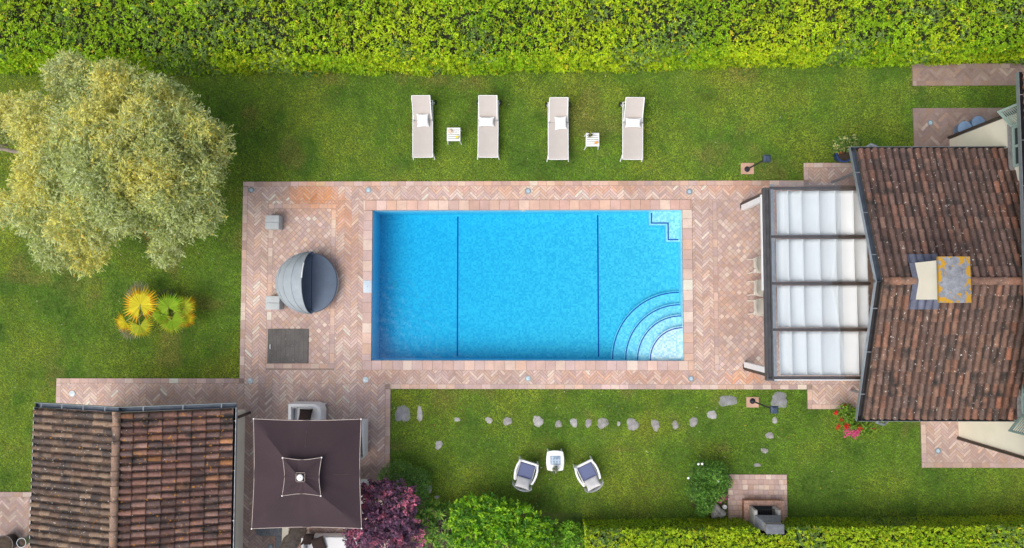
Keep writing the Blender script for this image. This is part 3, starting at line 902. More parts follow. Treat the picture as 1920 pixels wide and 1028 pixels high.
# bent downpipes at the wing's outer corners
for (pa, pb2) in (((1624, 276), (1645, 279)), ((1668, 790), (1646, 787))):
    s = 1 if pa[1] < 500 else -1
    yb = NY if s > 0 else SY
    x0_ = G(pb2[0], pb2[1], 2.4)[0]; x1_ = G(pa[0], pa[1], 2.2)[0]
    tb = MB()
    pts = [(x0_, yb + s * .05, 2.46), (x0_ - .02 * 1, yb + s * .16, 2.36), ((x0_ + x1_) / 2, yb + s * .24, 2.27), (x1_, yb + s * .16, 2.12), (x1_ - .02, yb - s * .1, 1.9), (x1_ - .02, yb - s * .46, 1.7), (x1_ - .02, yb - s * .46, 0)]
    tb.tube(pts, .042, 10)
    tb.build('downpipe', M['grey_metal'], villa, smooth=True)

# ---------------------------------------------------------------- glazed pergola in front of the wing
pz = 2.42
bx0, bx1 = G(1434.5, 530, pz)[0], G(1447, 530, pz)[0]
pyN, pyS = G(1440, 352, pz)[1], G(1440, 714, pz)[1]
perg = thing('glazed_pergola', 'brown glazed pergola with four white fabric awning bays against the villa wing', 'pergola', ((bx0 + bx1) / 2 + 1.3, (pyN + pyS) / 2, ZB))
b = MB(); 
b.ab(bx0, bx0 + .035, pyS, pyN, pz - .16, pz + .03)
b.ab(bx1 - .035, bx1, pyS, pyN, pz - .16, pz + .03)
b.ab(bx0 + .035, bx1 - .035, pyS, pyN, pz - .16, pz - .05)
for yy in (pyS, pyN - .06): b.ab(bx0 + .035, bx1 - .035, yy + .001, yy + .06, pz - .05, pz + .012)
b.build('front_beam', mat('slate_beam', (.085, .085, .092), .5, .3, noise=(4, .25), noise2=(20, .15)), perg)
ex = G(1598, 530, 2.5)[0] + .55
RAF = [352, 443.5, 531.5, 618.5, 709]
ry_ = []
for i, p in enumerate(RAF):
    y = G(1500, p, 2.5)[1]; ry_.append(y)
    b = MB(); wd = .075
    b.box((bx1 + ex) / 2, y, 2.40, ex - bx1 - .004, wd, .12)
    b.build('rafter', M['brown_metal'], perg)
b = MB(); b.ab(bx1 + .003, bx1 + .09, ry_[4] - .11, ry_[0] + .11, 2.36, 2.452); b.build('glazing_rail', M['grey_metal'], perg)
for i in range(4):
    ya, yb = ry_[i] - .06, ry_[i + 1] + .06
    xs = [bx1 + .20, bx1 + .20 + .02]
    x_a, x_b = bx1 + .15, ex - .02
    rnd = random.Random(30 + i)
    cuts = [G(p_ + rnd.uniform(-2.5, 2.5), 530, 2.33)[0] for p_ in (1459, 1481, 1507, 1537, 1570, 1604)] + [x_b]
    nf = len(cuts) - 1
    def fn(u, v, cuts=cuts, ya=ya, yb=yb, rnd=rnd, i=i):
        t = u * nf; k = min(nf - 1, int(t)); f = t - k
        x = cuts[k] + (cuts[k + 1] - cuts[k]) * f
        y = ya + (yb - ya) * v
        sag = (.115 + .025 * math.sin(k * 2.3 + i)) * (4 * f * (1 - f)) * (.8 + .2 * math.sin(v * 3 + k)) * (1 + .25 * math.sin(f * 2.2 + k))
        edge = .02 * abs(2 * v - 1) ** 6
        return (x, y, 2.33 - sag + edge + .004 * math.sin(23 * v + 3 * k) * f)
    b = MB(); b.grid(fn, nf * 10, 12)
    aw = b.build('awning', M['awning'], perg, smooth=True, solid=.004)
    aw.data.set_sharp_from_angle(angle=math.radians(170))
    b = MB()
    for k in range(1, nf):
        b.box(cuts[k], (ya + yb) / 2, 2.345, .016, abs(yb - ya) - .01, .012)
    b.build('awning_rods', M['white'], perg)
gx1 = G(1580, 530, 2.5)[0]
for i in range(4):
    ga = ry_[i] + (.16 if i == 0 else -.002); gb_ = ry_[i + 1] - (.05 if i == 3 else -.002)
    b = MB(); b.ab(bx1 + .01, gx1, gb_, ga, 2.492, 2.50)
    b.build('glass_pane', M['glass'], perg)
b = MB(); b.ab(bx1 + .02, ex - .2, ry_[4] - .068, ry_[4] - .045, 2.36, 2.486); b.build('edge_trim', M['white'], perg)
b = MB(); b.ab(bx0 - .025, bx0 - .003, G(1432, 545, 2.2)[1], G(1432, 366, 2.2)[1], 2.20, 2.30); b.build('blind_box', M['white'], perg)
for (pp, s) in (((1389, 387), 1), ((1394, 687), -1)):
    x, y = G(*pp)
    b = MB(); b.box(x + .05, y + s * .075, ZB + 1.14, .10, .09, 2.25); po = b.build('post', M['brown_metal'], perg)
    b = MB(); b.box(x + .05, y - s * .06, ZB + 1.13, .12, .17, 2.2); b.build('post_board', M['white'], po)
    b = MB(); b.box(x + .05, y + s * .005, ZB + .012, .17, .16, .02); b.build('post_foot', M['brown_metal'], po)

# ---------------------------------------------------------------- sun loungers and the things on them
def pillow_mesh(mb, sx, sy, t, M4=None, n=14, dent=0.0):
    M4 = M4 or Matrix.Identity(4)
    for sgn in (1, -1):
        def fn(u, v):
            a, b = 2 * u - 1, 2 * v - 1
            px_, py_ = a * (1 - .07 * (1 - b * b) * 0 - .06 * (b * b) * 0), b
            pinch = 1 - .10 * (1 - abs(b) ** 2) * abs(a) ** 3, 1 - .10 * (1 - abs(a) ** 2) * abs(b) ** 3
            h = (max(0, 1 - a * a) ** .42) * (max(0, 1 - b * b) ** .42)
            z = sgn * t * .5 * h * (1 - dent * math.exp(-((a - .1) ** 2 + b * b) * 6))
            return M4 @ Vector((a * sx / 2 * pinch[0], b * sy / 2 * pinch[1], z))
        mb.grid(fn, n, n, flip=(sgn < 0))

lounger0 = thing('sun_lounger', 'x', 'sun lounger', (0, 0, 0))
LW_, LH = .60, .33
y_f, y_h, y_n = -1.02, .20, .86        # foot, hinge, rear end of the base
b = MB()
for s in (-1, 1):
    b.tube([(s * .315, y_f + .02, LH), (s * .315, y_n, LH)], .019, 8)
for yy in (y_f + .03, -.45, y_h + .02, y_n): b.tube([(-.30, yy, LH - .01), (.30, yy, LH - .01)], .014, 8)
b.build('frame', M['white'], lounger0, smooth=True)
for s in (-1, 1):
    b = MB(); b.tube([(s * .315, y_f + .20, LH - .01), (s * .35, y_f + .02, .0)], .017, 8); b.build('leg', M['white'], lounger0, smooth=True)
    b = MB(); b.tube([(s * .315, y_n - .16, LH - .01), (s * .36, y_n + .0, .075)], .017, 8); b.build('leg', M['white'], lounger0, smooth=True)
    b = MB(); c_ = Vector((s * .385, y_n + .0, .075))
    b.tube([c_ - Vector((.022 * s, 0, 0)), c_ + Vector((.022 * s, 0, 0))], .075, 18); b.build('wheel', M['black'], lounger0, smooth=True)
b = MB(); b.tube([(-.363, y_n, .075), (.363, y_n, .075)], .010, 8); b.build('axle', M['white'], lounger0, smooth=True)
def fn(u, v):
    a = 2 * u - 1
    return (a * .298, y_f + .015 + (y_h - y_f - .02) * v, LH + .022 - .018 * (1 - a * a) + (-.03 * max(0, .06 - v) / .06))
b = MB(); b.grid(fn, 10, 20); b.build('seat_sling', M['sling'], lounger0, smooth=True, solid=.005)
BA = math.radians(33); BL = .80
def bk(t, z): return (y_h + t * math.cos(BA) - z * math.sin(BA), LH + .02 + t * math.sin(BA) + z * math.cos(BA))
def fn(u, v):
    a = 2 * u - 1; y, z = bk(.01 + v * (BL - .02), -.016 * (1 - a * a)); return (a * .280, y, z)
b = MB(); b.grid(fn, 10, 14); b.build('back_sling', M['sling'], lounger0, smooth=True, solid=.005)
b = MB()
for s in (-1, 1):
    p0, p1 = bk(0, 0), bk(BL, 0); b.tube([(s * .290, *p0), (s * .290, *p1)], .016, 8)
p1 = bk(BL, 0); b.tube([(-.29, *p1), (.29, *p1)], .012, 8)
b.build('back_frame', M['white'], lounger0, smooth=True)
for s in (-1, 1):
    b = MB(); p = bk(.0, .012); b.tube([(s * .265, p[0], p[1]), (s * .315, p[0], p[1])], .026, 10); b.build('hinge_knob', M['grey_metal'], lounger0, smooth=True)
    b = MB(); p = bk(.52, -.02); b.tube([(s * .27, *p), (s * .29, y_n - .12, LH + .0)], .010, 6); b.build('back_stay', M['white'], lounger0, smooth=True)
LOUNGE = [(792.3, 181, 296, 0.0, 'leftmost sun lounger, beige sling with square white pillow at its right side'),
          (915.3, 181, 296, 0.0, 'beige sun lounger right of the table with yellow drink, wide white pillow'),
          (1046.8, 187, 300, -.004, 'beige sun lounger left of the table with orange drink, square white pillow'),
          (1187, 187, 300, -.006, 'rightmost sun lounger, beige sling with wide white pillow, beside table with orange drink')]
PIL = [(793, 226, 0, 'square white pillow on the leftmost sun lounger'), (912, 228.5, 1, 'wide white pillow on the lounger right of the yellow drink'),
       (1051.5, 231, 0, 'square white pillow on the lounger left of the orange drink'), (1187.5, 230.5, 1, 'wide white pillow on the rightmost sun lounger')]
for i, ((lx, ya, yb, rot, lb), (qx, qy, wide, plb)) in enumerate(zip(LOUNGE, PIL)):
    o = lounger0 if i == 0 else copy_tree(lounger0)
    fx, fy = G(lx, yb, LH)
    o.location = (fx, fy + 1.01, 0); o.rotation_euler = (0, 0, rot + (.006, -.010, .004, -.006)[i])
    tag(o, lb, None, 'row of beige sun loungers on the lawn')
    zc = LH + .12
    x, y = G(qx, qy, zc)
    sx, sy_ = (.50, .30) if wide else (.385, .42)
    tilt = math.radians(20)
    b = MB(); pillow_mesh(b, sx, sy_, .15, Matrix.Translation((x, y, zc)) @ Matrix.Rotation(tilt, 4, 'X') @ Matrix.Rotation(random.uniform(-.04, .04) + (.05 if i == 2 else 0), 4, 'Z'))
    tag(b.build('pillow', M['linen'], None, (x, y, zc - .08), smooth=True), plb, 'pillow', 'white pillows on the sun loungers')

# ---- small slatted side tables
st0 = thing('side_table', 'x', 'side table')
b = MB()
T = .43; hz = .44
for k in range(6):
    yy = -T / 2 + .04 + (T - .08) * k / 5; b.box(0, yy, hz - .008, T - .07, .054, .014)
b.build('slat_top', M['white'], st0)
b = MB()
for s in (-1, 1):
    b.box(s * (T / 2 - .017), 0, hz - .012, .034, T, .03)
    b.box(0, s * (T / 2 - .006), hz - .014, T - .07, .012, .03)
b.build('apron', M['white'], st0, bevel=.003)
for sx in (-1, 1):
    for sy_ in (-1, 1):
        b = MB(); b.tube([(sx * (T / 2 - .03), sy_ * (T / 2 - .03), hz - .03), (sx * (T / 2 + .005), sy_ * (T / 2 + .005), 0)], [.022, .018], 8); b.build('leg', M['white'], st0, smooth=True)
TB = [(850.5, 252, 'white slatted side table holding a straw hat and yellow drink'), (1111, 262, 'white slatted side table holding an orange drink and dark flower glass')]
for i, (a, c_, lb) in enumerate(TB):
    o = st0 if i == 0 else copy_tree(st0); o.location = G3(a, c_, hz)[:2] + (0,); tag(o, lb, None, 'white side tables between the loungers')
x, y = G(845, 246, hz); hat = thing('sun_hat', 'pale straw sun hat lying on a white slatted side table', 'hat', (x, y, hz))
b = MB(); b.lathe([(.045, .004), (.085, 0), (.088, .006), (.048, .012)], x, y, hz, 24); b.build('brim', M['straw'], hat, smooth=True)
b = MB(); b.lathe([(.048, .008), (.043, .05), (.025, .062), (0, .064)], x, y, hz, 24); b.build('crown', M['straw'], hat, smooth=True)
def drink(px_, py_, liq, label):
    x, y = G(px_, py_, hz + .06)
    t = thing('drink_glass', label, 'drink', (x, y, hz))
    b = MB(); b.lathe([(.034, 0), (.044, .12), (.041, .12), (.032, .012), (0, .010)], x, y, hz, 20); b.build('glass', M['glass'], t, smooth=True)
    b = MB(); b.lathe([(0, .014), (.031, .014), (.040, .105), (0, .105)], x, y, hz, 20); b.build('juice', M[liq], t, smooth=True)
    b = MB(); b.lathe([(0, -.006), (.045, -.006), (.045, .006), (0, .006)], 0, 0, 0, 16)
    b2 = MB(); b2.add([(x + .045 + p[0] * .9, y + .0 + p[2], hz + .118 + p[1] * .9) for p in b.v], b.f); b2.build('fruit_slice', M[liq], t)
    b = MB(); b.tube([(x, y, hz + .02), (x + .05, y - .04, hz + .19)], .005, 6); b.build('straw', M['white'], t)
drink(857, 257.5, 'yellow', 'yellow drink in a glass on a white slatted side table')
drink(1117, 268, 'orange', 'orange drink in a glass on a white slatted side table')
x, y = G(1106, 255, hz); fg = thing('flower_glass', 'dark little flower glass on the table with the orange drink', 'vase', (x, y, hz))
b = MB(); b.lathe([(0, 0), (.04, 0), (.045, .10), (.04, .10), (.03, .02), (0, .02)], x, y, hz, 16); b.build('vase', M['dark_metal'], fg, smooth=True)

# ---- leaf clouds
def leaves(n, pos, nrm, ln, wd, cols, rs, spread=.7, droop=0.0, fold=0.0):
    """diamond leaves at pos (N,3), tilted about nrm"""
    a = rs.normal(size=(n, 3)); nn = nrm + rs.normal(size=(n, 3)) * spread
    nn /= np.linalg.norm(nn, axis=1, keepdims=True) + 1e-9
    t = np.cross(nn, a); t[:, 2] -= droop
    t /= np.linalg.norm(t, axis=1, keepdims=True) + 1e-9
    s = np.cross(nn, t); s /= np.linalg.norm(s, axis=1, keepdims=True) + 1e-9
    L = ln * rs.uniform(.6, 1.3, (n, 1)); W = wd * rs.uniform(.7, 1.25, (n, 1))
    return np.stack([pos - t * L, pos + s * W - t * L * .1, pos + t * L, pos - s * W - t * L * .1], axis=1), cols

def shoots(n, k, pos, nrm, ln, wd, cols, rs, spread=.8, up=.5):
    """n shoots of k leaves each, radiating from pos about nrm"""
    d = nrm[:, None, :] * up + rs.normal(size=(n, k, 3)) * spread
    d[..., 2] *= .5
    d /= np.linalg.norm(d, axis=2, keepdims=True) + 1e-9
    L = ln * rs.uniform(.6, 1.3, (n, k, 1)); W = wd * rs.uniform(.7, 1.25, (n, k, 1))
    base = pos[:, None, :] + rs.normal(size=(n, k, 3)) * ln * .35
    c = base + d * L * 1.1
    u = np.array((0, 0, 1.0)) + rs.normal(size=(n, k, 3)) * .5
    s = np.cross(d, u); s /= np.linalg.norm(s, axis=2, keepdims=True) + 1e-9
    P = np.stack([c - d * L, c + s * W, c + d * L, c - s * W], axis=2).reshape(-1, 4, 3)
    return P, (cols[:, None, :] * rs.uniform(.75, 1.2, (n, k, 1))).reshape(-1, 3)

def pick(pal, n, rs, wts=None):
    return np.array(pal)[rs.choice(len(pal), n, p=wts)]

def blob_points(blobs, n, rs, top=True, inner=.25):
    """points near the surface of overlapping ellipsoids (cx,cy,cz,rx,ry,rz); more on the upper side"""
    B = np.array(blobs); w_ = B[:, 3] * B[:, 4]; k = rs.choice(len(B), n, p=w_ / w_.sum())
    d = rs.normal(size=(n, 3)); d /= np.linalg.norm(d, axis=1, keepdims=True)
    if top:
        f = rs.random(n) < .75; d[f, 2] = np.abs(d[f, 2])
    r = 1 - inner * rs.random(n) ** 1.5 + rs.normal(size=n) * .05
    p = B[k, :3] + d * B[k, 3:6] * r[:, None]
    return p, d, k

# ---- side table flowers
rs = np.random.default_rng(5)
pp = np.array([x, y, hz + .13]) + rs.normal(size=(60, 3)) * (.035, .035, .02)
P, c_ = leaves(60, pp, np.tile((0, 0, 1.0), (60, 1)), .03, .015, pick([srgb(70, 90, 40), srgb(60, 30, 60), srgb(190, 190, 60), srgb(220, 210, 190)], 60, rs), rs)
cloud('flowers', P, c_, M['petal'], fg)

# ---------------------------------------------------------------- round daybed, ottomans, hatch
hxp, hyp = G(585, 530.5, .42)
dbx, dby = G(577.5, 530.5, .36)
RB = .945
day = thing('round_daybed', 'round slate blue daybed with a grey folding hood raised over half', 'daybed', (dbx, dby, ZB))
b = MB(); b.lathe([(0, 0), (RB * .86, 0), (RB * .97, .06), (RB, .24), (RB * .95, .26), (0, .26)], dbx, dby, ZB, 56); b.build('wicker_base', M['ottoman'], day, smooth=True)
def half_cushion(side):
    b = MB(); gap = .008
    n = 40; prof = [(.90, .262), (.985, .275), (1.0, .33), (.985, .385), (.94, .405), (.5, .425), (.0, .43)]
    vs = []; fs = []
    xs = hxp
    for i in range(n + 1):
        a = -math.pi / 2 + math.pi * i / n
        for r, z in prof:
            xx = RB * r * math.cos(a); yy = RB * r * math.sin(a)
            X_ = dbx + (xx if side > 0 else -xx)
            # stretch from seam to rim
            if side > 0: X_ = xs + gap + (dbx + RB - xs - gap) / RB * xx
            else: X_ = xs - gap - (xs - gap - dbx + RB) / RB * xx
            vs.append((X_, dby + yy, ZB + z + .006 * math.sin(7 * yy + 3 * xx)))
    m = len(prof)
    for i in range(n):
        for j in range(m - 1):
            q = (i * m + j, (i + 1) * m + j, (i + 1) * m + j + 1, i * m + j + 1)
            fs.append(q if side > 0 else q[::-1])
    b.add(vs, fs)
    # seam face
    i0 = [j for j in range(m)]; i1 = [n * m + j for j in range(m)][::-1]
    b.add([vs[k] for k in i0 + i1[1:]], [tuple(range(2 * m - 1))])
    return b
half_cushion(1).build('cushion', M['slate_fabric'], day, smooth=True)
half_cushion(-1).build('cushion', M['slate_fabric'], day, smooth=True)
RH = .985
def hood(t, al, R=RH):
    y = R * math.sin(t); c = R * math.cos(t)
    return (hxp - c * math.cos(al) * 1.13, dby + y, ZB + .36 + c * math.sin(al))
NA = 5; AM = math.radians(88)
def fn(u, v):
    al = math.radians(2) + (AM - math.radians(2)) * u; t = (v - .5) * math.pi * .985
    f = (u * NA) % 1.0; sag = .022 * (4 * f * (1 - f)) * math.cos(t)
    wr_ = .006 * math.sin(t * 9 + 5 * u) * math.cos(t) * math.sin(u * 20)
    return hood(t, al, RH - sag + wr_)
b = MB(); b.grid(fn, NA * 6, 40); hd = b.build('hood', M['grey_fabric'], day, smooth=True, solid=.006)
for k in range(1, NA + 1):
    al = math.radians(2) + (AM - math.radians(2)) * k / NA
    b = MB(); b.tube([hood((i / 30 - .5) * math.pi * .97, al, RH + .003) for i in range(31)], .011 if k < NA else .016, 6, cap=True); b.build('rib', M['grey_fabric'], hd, smooth=True)
b = MB(); b.tube([hood(t_, AM + .015, RH + .014) for t_ in np.linspace(.12, .62, 12)], .02, 6); b.build('hood_strap', M['white'], hd, smooth=True)
for s in (-1, 1):
    b = MB(); b.lathe([(0, 0), (.06, 0), (.06, .05), (0, .06)], hxp, dby + s * RB * .985, ZB + .40, 14); b.build('hinge', M['slate_fabric'], day, smooth=True)
for (a, c2, lb) in ((510.5, 416.5, 'square woven grey ottoman standing alone on the paving above the round daybed'), (511.5, 568, 'square woven grey ottoman touching the hood side of the round daybed')):
    x, y = G(a, c2, .40)
    t = thing('ottoman', lb, 'ottoman', (x, y, ZB), 'woven grey ottomans by the daybed')
    b = MB(); b.box(x, y, ZB + .16, .44, .44, .32); b.build('woven_body', M['ottoman'], t, bevel=.03, seg=3)
    for s in (-1, 1):
        b = MB(); b.box(x, y + s * .111, ZB + .355, .45, .218, .07); b.build('cushion', M['ottoman'], t, bevel=.022, seg=3)
hr = WR(503, 617, 579, 681)
hat_ = thing('hatch_cover', 'square dark grey weathered hatch cover set in the patio below the daybed', 'hatch', ((hr[0] + hr[1]) / 2, (hr[2] + hr[3]) / 2, ZB))
b = MB()
nb_ = 9
for k in range(nb_):
    w_ = (hr[1] - hr[0]) / nb_
    b.ab(hr[0] + k * w_ + .0015, hr[0] + (k + 1) * w_ - .0015, hr[2], hr[3], ZB + .002, ZB + .036 + random.uniform(-.002, .002))
b.build('board', M['hatch'], hat_)
x, y = G(508.5, 650); b = MB(); b.tube([(x, y - .07, ZB + .036), (x, y - .06, ZB + .06), (x, y + .06, ZB + .06), (x, y + .07, ZB + .036)], .014, 8); b.build('handle', M['white'], hat_, smooth=True)

# ---------------------------------------------------------------- brown parasol
uz, az = 2.42, 3.05
cor = [G(475.5, 785.5, uz), G(677, 786, uz), G(678, 991, uz), G(472, 991.5, uz)]     # NW NE SE SW
apx = G(561, 896, az)
par = thing('parasol', 'large square dark brown parasol with pale piping and small top vent', 'parasol', (apx[0], apx[1], ZB))
def pyramid(mb, cor, z0, apex, sag, n=12, hole=0.0):
    A = Vector((*apex[:2], apex[2]))
    for i in range(4):
        p, q = Vector((*cor[i], z0)), Vector((*cor[(i + 1) % 4], z0))
        cen = (Vector((*cor[0], z0)) + Vector((*cor[2], z0))) / 2
        def fn(u, v):
            e = p.lerp(q, u)
            bow = 4 * u * (1 - u)
            e = e + (cen - e).normalized() * (sag * bow)
            e.z += .0
            pt = e.lerp(A, v * (1 - hole))
            pt.z -= (.05 * math.sin(math.pi * v) * bow - .0) * (1 if sag else 1)
            # fold at the half-side rib
            pt.z += .006 * math.sin(u * 31 + i * 2 + 4 * v) * math.sin(math.pi * v) * bow
            pt.z += .018 * math.exp(-((u - .5) / .05) ** 2) * (1 - v)
            return pt
        mb.grid(fn, 20, n, flip=True)
b = MB(); pyramid(b, cor, uz, (*apx, az), .045); cn = b.build('canopy', M['canopy'], par, smooth=True, solid=.004)
b = MB(); val = MB()
cen = Vector((sum(c[0] for c in cor) / 4, sum(c[1] for c in cor) / 4, 0))
def edge_pts(cor, z0, sag, n=16):
    out = []
    for i in range(4):
        p, q = Vector((*cor[i], z0)), Vector((*cor[(i + 1) % 4], z0))
        cc = Vector((sum(c[0] for c in cor) / 4, sum(c[1] for c in cor) / 4, z0))
        for k in range(n):
            u = k / n; e = p.lerp(q, u); bow = 4 * u * (1 - u)
            e = e + (cc - e).normalized() * (sag * bow)
            out.append(e)
    return out + [out[0]]
ep = edge_pts(cor, uz, .045)
b.tube([p + Vector((0, 0, .0)) for p in ep], .011, 6, cap=False); b.build('edge_piping', M['piping'], cn, smooth=True)
for i in range(len(ep) - 1):
    a, c2 = ep[i], ep[i + 1]
    val.add([a, c2, c2 - Vector((0, 0, .10)), a - Vector((0, 0, .10))], [(0, 1, 2, 3)])
val.build('valance', M['canopy'], cn)
vz = 2.98
vc = [G(530, 858.5, vz - .0), G(603, 858, vz), G(601.5, 930, vz), G(529, 930, vz)]
b = MB(); pyramid(b, vc, vz, (*G(562, 896, vz + .2), vz + .20), .06, 8); vt = b.build('vent_cap', M['canopy'], par, smooth=True, solid=.004)
b = MB(); b.tube(edge_pts(vc, vz, .06, 10), .009, 6, cap=False); b.build('vent_piping', M['piping'], vt, smooth=True)
fx, fy = G(562, 896, 3.18)
for i in range(4):
    b = MB(); b.lathe([(0, -.01), (.018, -.01), (.022, .012), (0, .02)], vc[i][0], vc[i][1], vz, 8); b.build('corner_stud', M['white'], vt)
    b = MB(); b.lathe([(0, -.01), (.018, -.01), (.022, .012), (0, .02)], cor[i][0], cor[i][1], uz, 8); b.build('corner_stud', M['white'], cn)
b = MB(); 
for q in ((-.125, .125, .115, .125), (-.125, .125, -.125, -.115), (-.125, -.115, -.115, .115), (.115, .125, -.115, .115)):
    b.ab(fx + q[0], fx + q[1], fy + q[2], fy + q[3], 3.115, 3.128)
b.build('cap_piping', M['piping'], vt)
b = MB(); b.lathe([(.0, 0), (.085, 0), (.09, .03), (.07, .05), (.055, .052), (.05, .035), (.02, .034), (.018, .07), (0, .075)], fx, fy, 3.14, 24); b.build('finial', M['white'], par, smooth=True)
b = MB(); b.tube([(fx, fy, ZB + .08), (fx, fy, 3.10)], .032, 12); b.build('pole', M['white'], par, smooth=True)
b = MB(); b.box(fx, fy, ZB + .04, .7, .7, .08); b.build('base_slab', M['stone'], par, bevel=.015)
for i in range(8):
    p = Vector((*cor[i // 2], uz)) if i % 2 == 0 else (Vector((*cor[i // 2], uz)) + Vector((*cor[(i // 2 + 1) % 4], uz))) / 2 + (cen - Vector((*cor[i // 2], 0))).normalized() * .02
    b = MB(); b.tube([p + Vector((0, 0, -.02)), (fx, fy, 2.93)], .012, 6); b.build('rib', M['brown_metal'], par)

# ---------------------------------------------------------------- white outdoor seats round the parasol
def lounge_seat(name, label, loc, rz, wdt, dep, group, roundl=True, cushion=None):
    """front faces +Y; back at -Y; origin on the ground in the middle"""
    t = thing(name, label, 'armchair' if wdt < 1.3 else 'sofa', (0, 0, 0), group)
    b = MB(); b.box(0, .03, .20, wdt - .16, dep - .14, .26); b.build('seat_base', M['white'], t, bevel=.01)
    R = .26 if roundl else .05; W2, D2 = wdt / 2, dep / 2
    def path(off):
        pts = [(-W2 + off, D2)]
        r = max(.03, R - off)
        for k in range(9):
            a = math.pi + math.pi / 2 * k / 8; pts.append((-W2 + R + r * math.cos(a), -D2 + R + r * math.sin(a)))
        r2 = .03
        pts += [(W2 - off, -D2 + off), (W2 - off, D2)]
        return pts
    o_, i_ = path(0), path(.085)
    b = MB()
    for k in range(len(o_) - 1):
        q = [o_[k], o_[k + 1], i_[k + 1], i_[k]]
        b.add([(x, y, z) for z in (.10, .70) for x, y in q], [(0, 1, 5, 4), (3, 7, 6, 2), (4, 5, 6, 7), (0, 3, 2, 1)])
    for e in (0, -1):
        q = [o_[e], i_[e]]; b.add([(q[0][0], q[0][1], .10), (q[1][0], q[1][1], .10), (q[1][0], q[1][1], .70), (q[0][0], q[0][1], .70)], [(0, 1, 2, 3)])
    b.build('back_and_arms', M['white'], t, smooth=False)
    b = MB(); n = max(3, int((wdt - .2) / .09))
    for k in range(n):
        b.box(-W2 + .11 + (wdt - .22) * (k + .5) / n, -D2 + .115, .52, (wdt - .22) / n - .012, .02, .34)
    b.build('back_slats', M['white'], t)
    b = MB(); b.box(0, .05, .385, wdt - .20, dep - .20, .10); b.build('seat_cushion', M['linen'], t, bevel=.03, seg=3)
    for sx in (-1, 1):
        for sy2 in (-1, 1):
            b = MB(); b.box(sx * (W2 - .06), sy2 * (D2 - .08), .05, .05, .05, .10); b.build('foot', M['white'], t)
    t.location = loc; t.rotation_euler = (0, 0, rz)
    return t
def put(px_, py_, z): return G(px_, py_, z)
x, y = put(572, 757.5, .70)
lounge_seat('outdoor_armchair', 'white outdoor armchair with a rounded corner and brown cushion, above the brown parasol', (x, y - .42, ZB), math.pi, 1.02, .84, 'white outdoor seats around the parasol')
def loose_cushion(x, y, z, label, rz=0, tilt=.5, s=.44, m='brown_fabric'):
    b = MB(); pillow_mesh(b, s, s, .16, Matrix.Translation((x, y, z)) @ Matrix.Rotation(rz, 4, 'Z') @ Matrix.Rotation(tilt, 4, 'X'))
    tag(b.build('cushion', M[m], None, (x, y, z - .08), smooth=True), label, 'cushion', 'dark cushions on the white outdoor seats' if m == 'brown_fabric' else None)
loose_cushion(*G(572, 779, .6), .58, 'dark brown cushion in the rounded white armchair above the parasol', 0, -.5, .42)
x, y = G(682.5, 826, .70)
lounge_seat('outdoor_armchair', 'white outdoor seat mostly under the parasol, its back at the middle of the canopy edge', (x - .42, y, ZB), math.pi / 2, 1.14, .84, 'white outdoor seats around the parasol', False)
x, y = G(686, 935, .70)
lounge_seat('outdoor_armchair', 'white outdoor seat mostly under the parasol, its back next to the purple smoke bush', (x - .42, y, ZB), math.pi / 2, .92, .84, 'white outdoor seats around the parasol', False)
x, y = G(625, 1003, .42)
lounge_seat('outdoor_sofa', 'white outdoor sofa with dark cushions below the parasol, beside the purple bush', (x + .05, y - .48, ZB), 0, 1.9, .95, 'white outdoor seats around the parasol', False)
loose_cushion(*G(597, 1020, .55), .55, 'dark brown cushion lying flat on the white sofa below the parasol', .3, .15, .44)
loose_cushion(*G(579, 1009, .5), .60, 'dark brown cushion on edge between the tree trunk and white sofa', 1.2, .9, .40)
# granite bench, low wall, trunk
gb2 = MB()
a = WR(478, 985, 527, 1005.5, .45); c2 = WR(515.5, 1005, 527, 1070, .45)
gb2.prism([(a[0] + .15, a[2]), (a[1], a[2]), (a[1], a[3]), (a[0], a[3]), (a[0], a[2] + .15), (a[0] + .05, a[2] + .05)], ZB, .45)
gb2.prism([(c2[0], c2[2]), (c2[1], c2[2]), (c2[1], a[2] - .002), (c2[0], a[2] - .002)], ZB, .45)
tag(gb2.build('stone_bench', M['granite'], None, ((a[0] + a[1]) / 2, a[2], ZB), bevel=.012), 'speckled grey granite bench bending round a corner below the parasol', 'bench')
a = WR(529, 985, 540, 1100, .5)
b = MB(); b.ab(a[0], a[1], a[2], a[3], ZB, .50)
lw = thing('garden_wall', 'narrow low cream wall between the granite bench and tree trunk', 'wall', ((a[0] + a[1]) / 2, a[3], ZB))
b.build('masonry', M['plaster'], lw, bevel=.01)
b = MB(); b.ab(a[0] - .01, a[1] + .01, a[2], a[3] + .01, .502, .53); b.build('cap', M['plaster'], lw)
tr = thing('tree_trunk', 'thick pale barked tree trunk rising beside the low cream wall under the parasol', 'tree', (*G(557, 1012), ZB))
x, y = G(556, 1008)
b = MB()
pts = [Vector((x + .02, y + .25, ZB - .05)), Vector((x + .01, y + .1, .4)), Vector((x + .0, y - .12, .9)), Vector((x - .02, y - .36, 1.4)), Vector((x - .02, y - .62, 1.9)), Vector((x - .0, y - .95, 2.6))]
b.tube(pts, [.30, .25, .22, .20, .19, .17], 16)
for i in range(len(b.v)):
    v = b.v[i]; k = 1 + .09 * math.sin(v[2] * 9 + i * 1.7) + random.uniform(-.04, .04)
    c0 = pts[min(5, i // 16)]
    b.v[i] = (c0.x + (v[0] - c0.x) * k, c0.y + (v[1] - c0.y) * k, v[2])
b.build('trunk', M['bark'], tr, smooth=True)
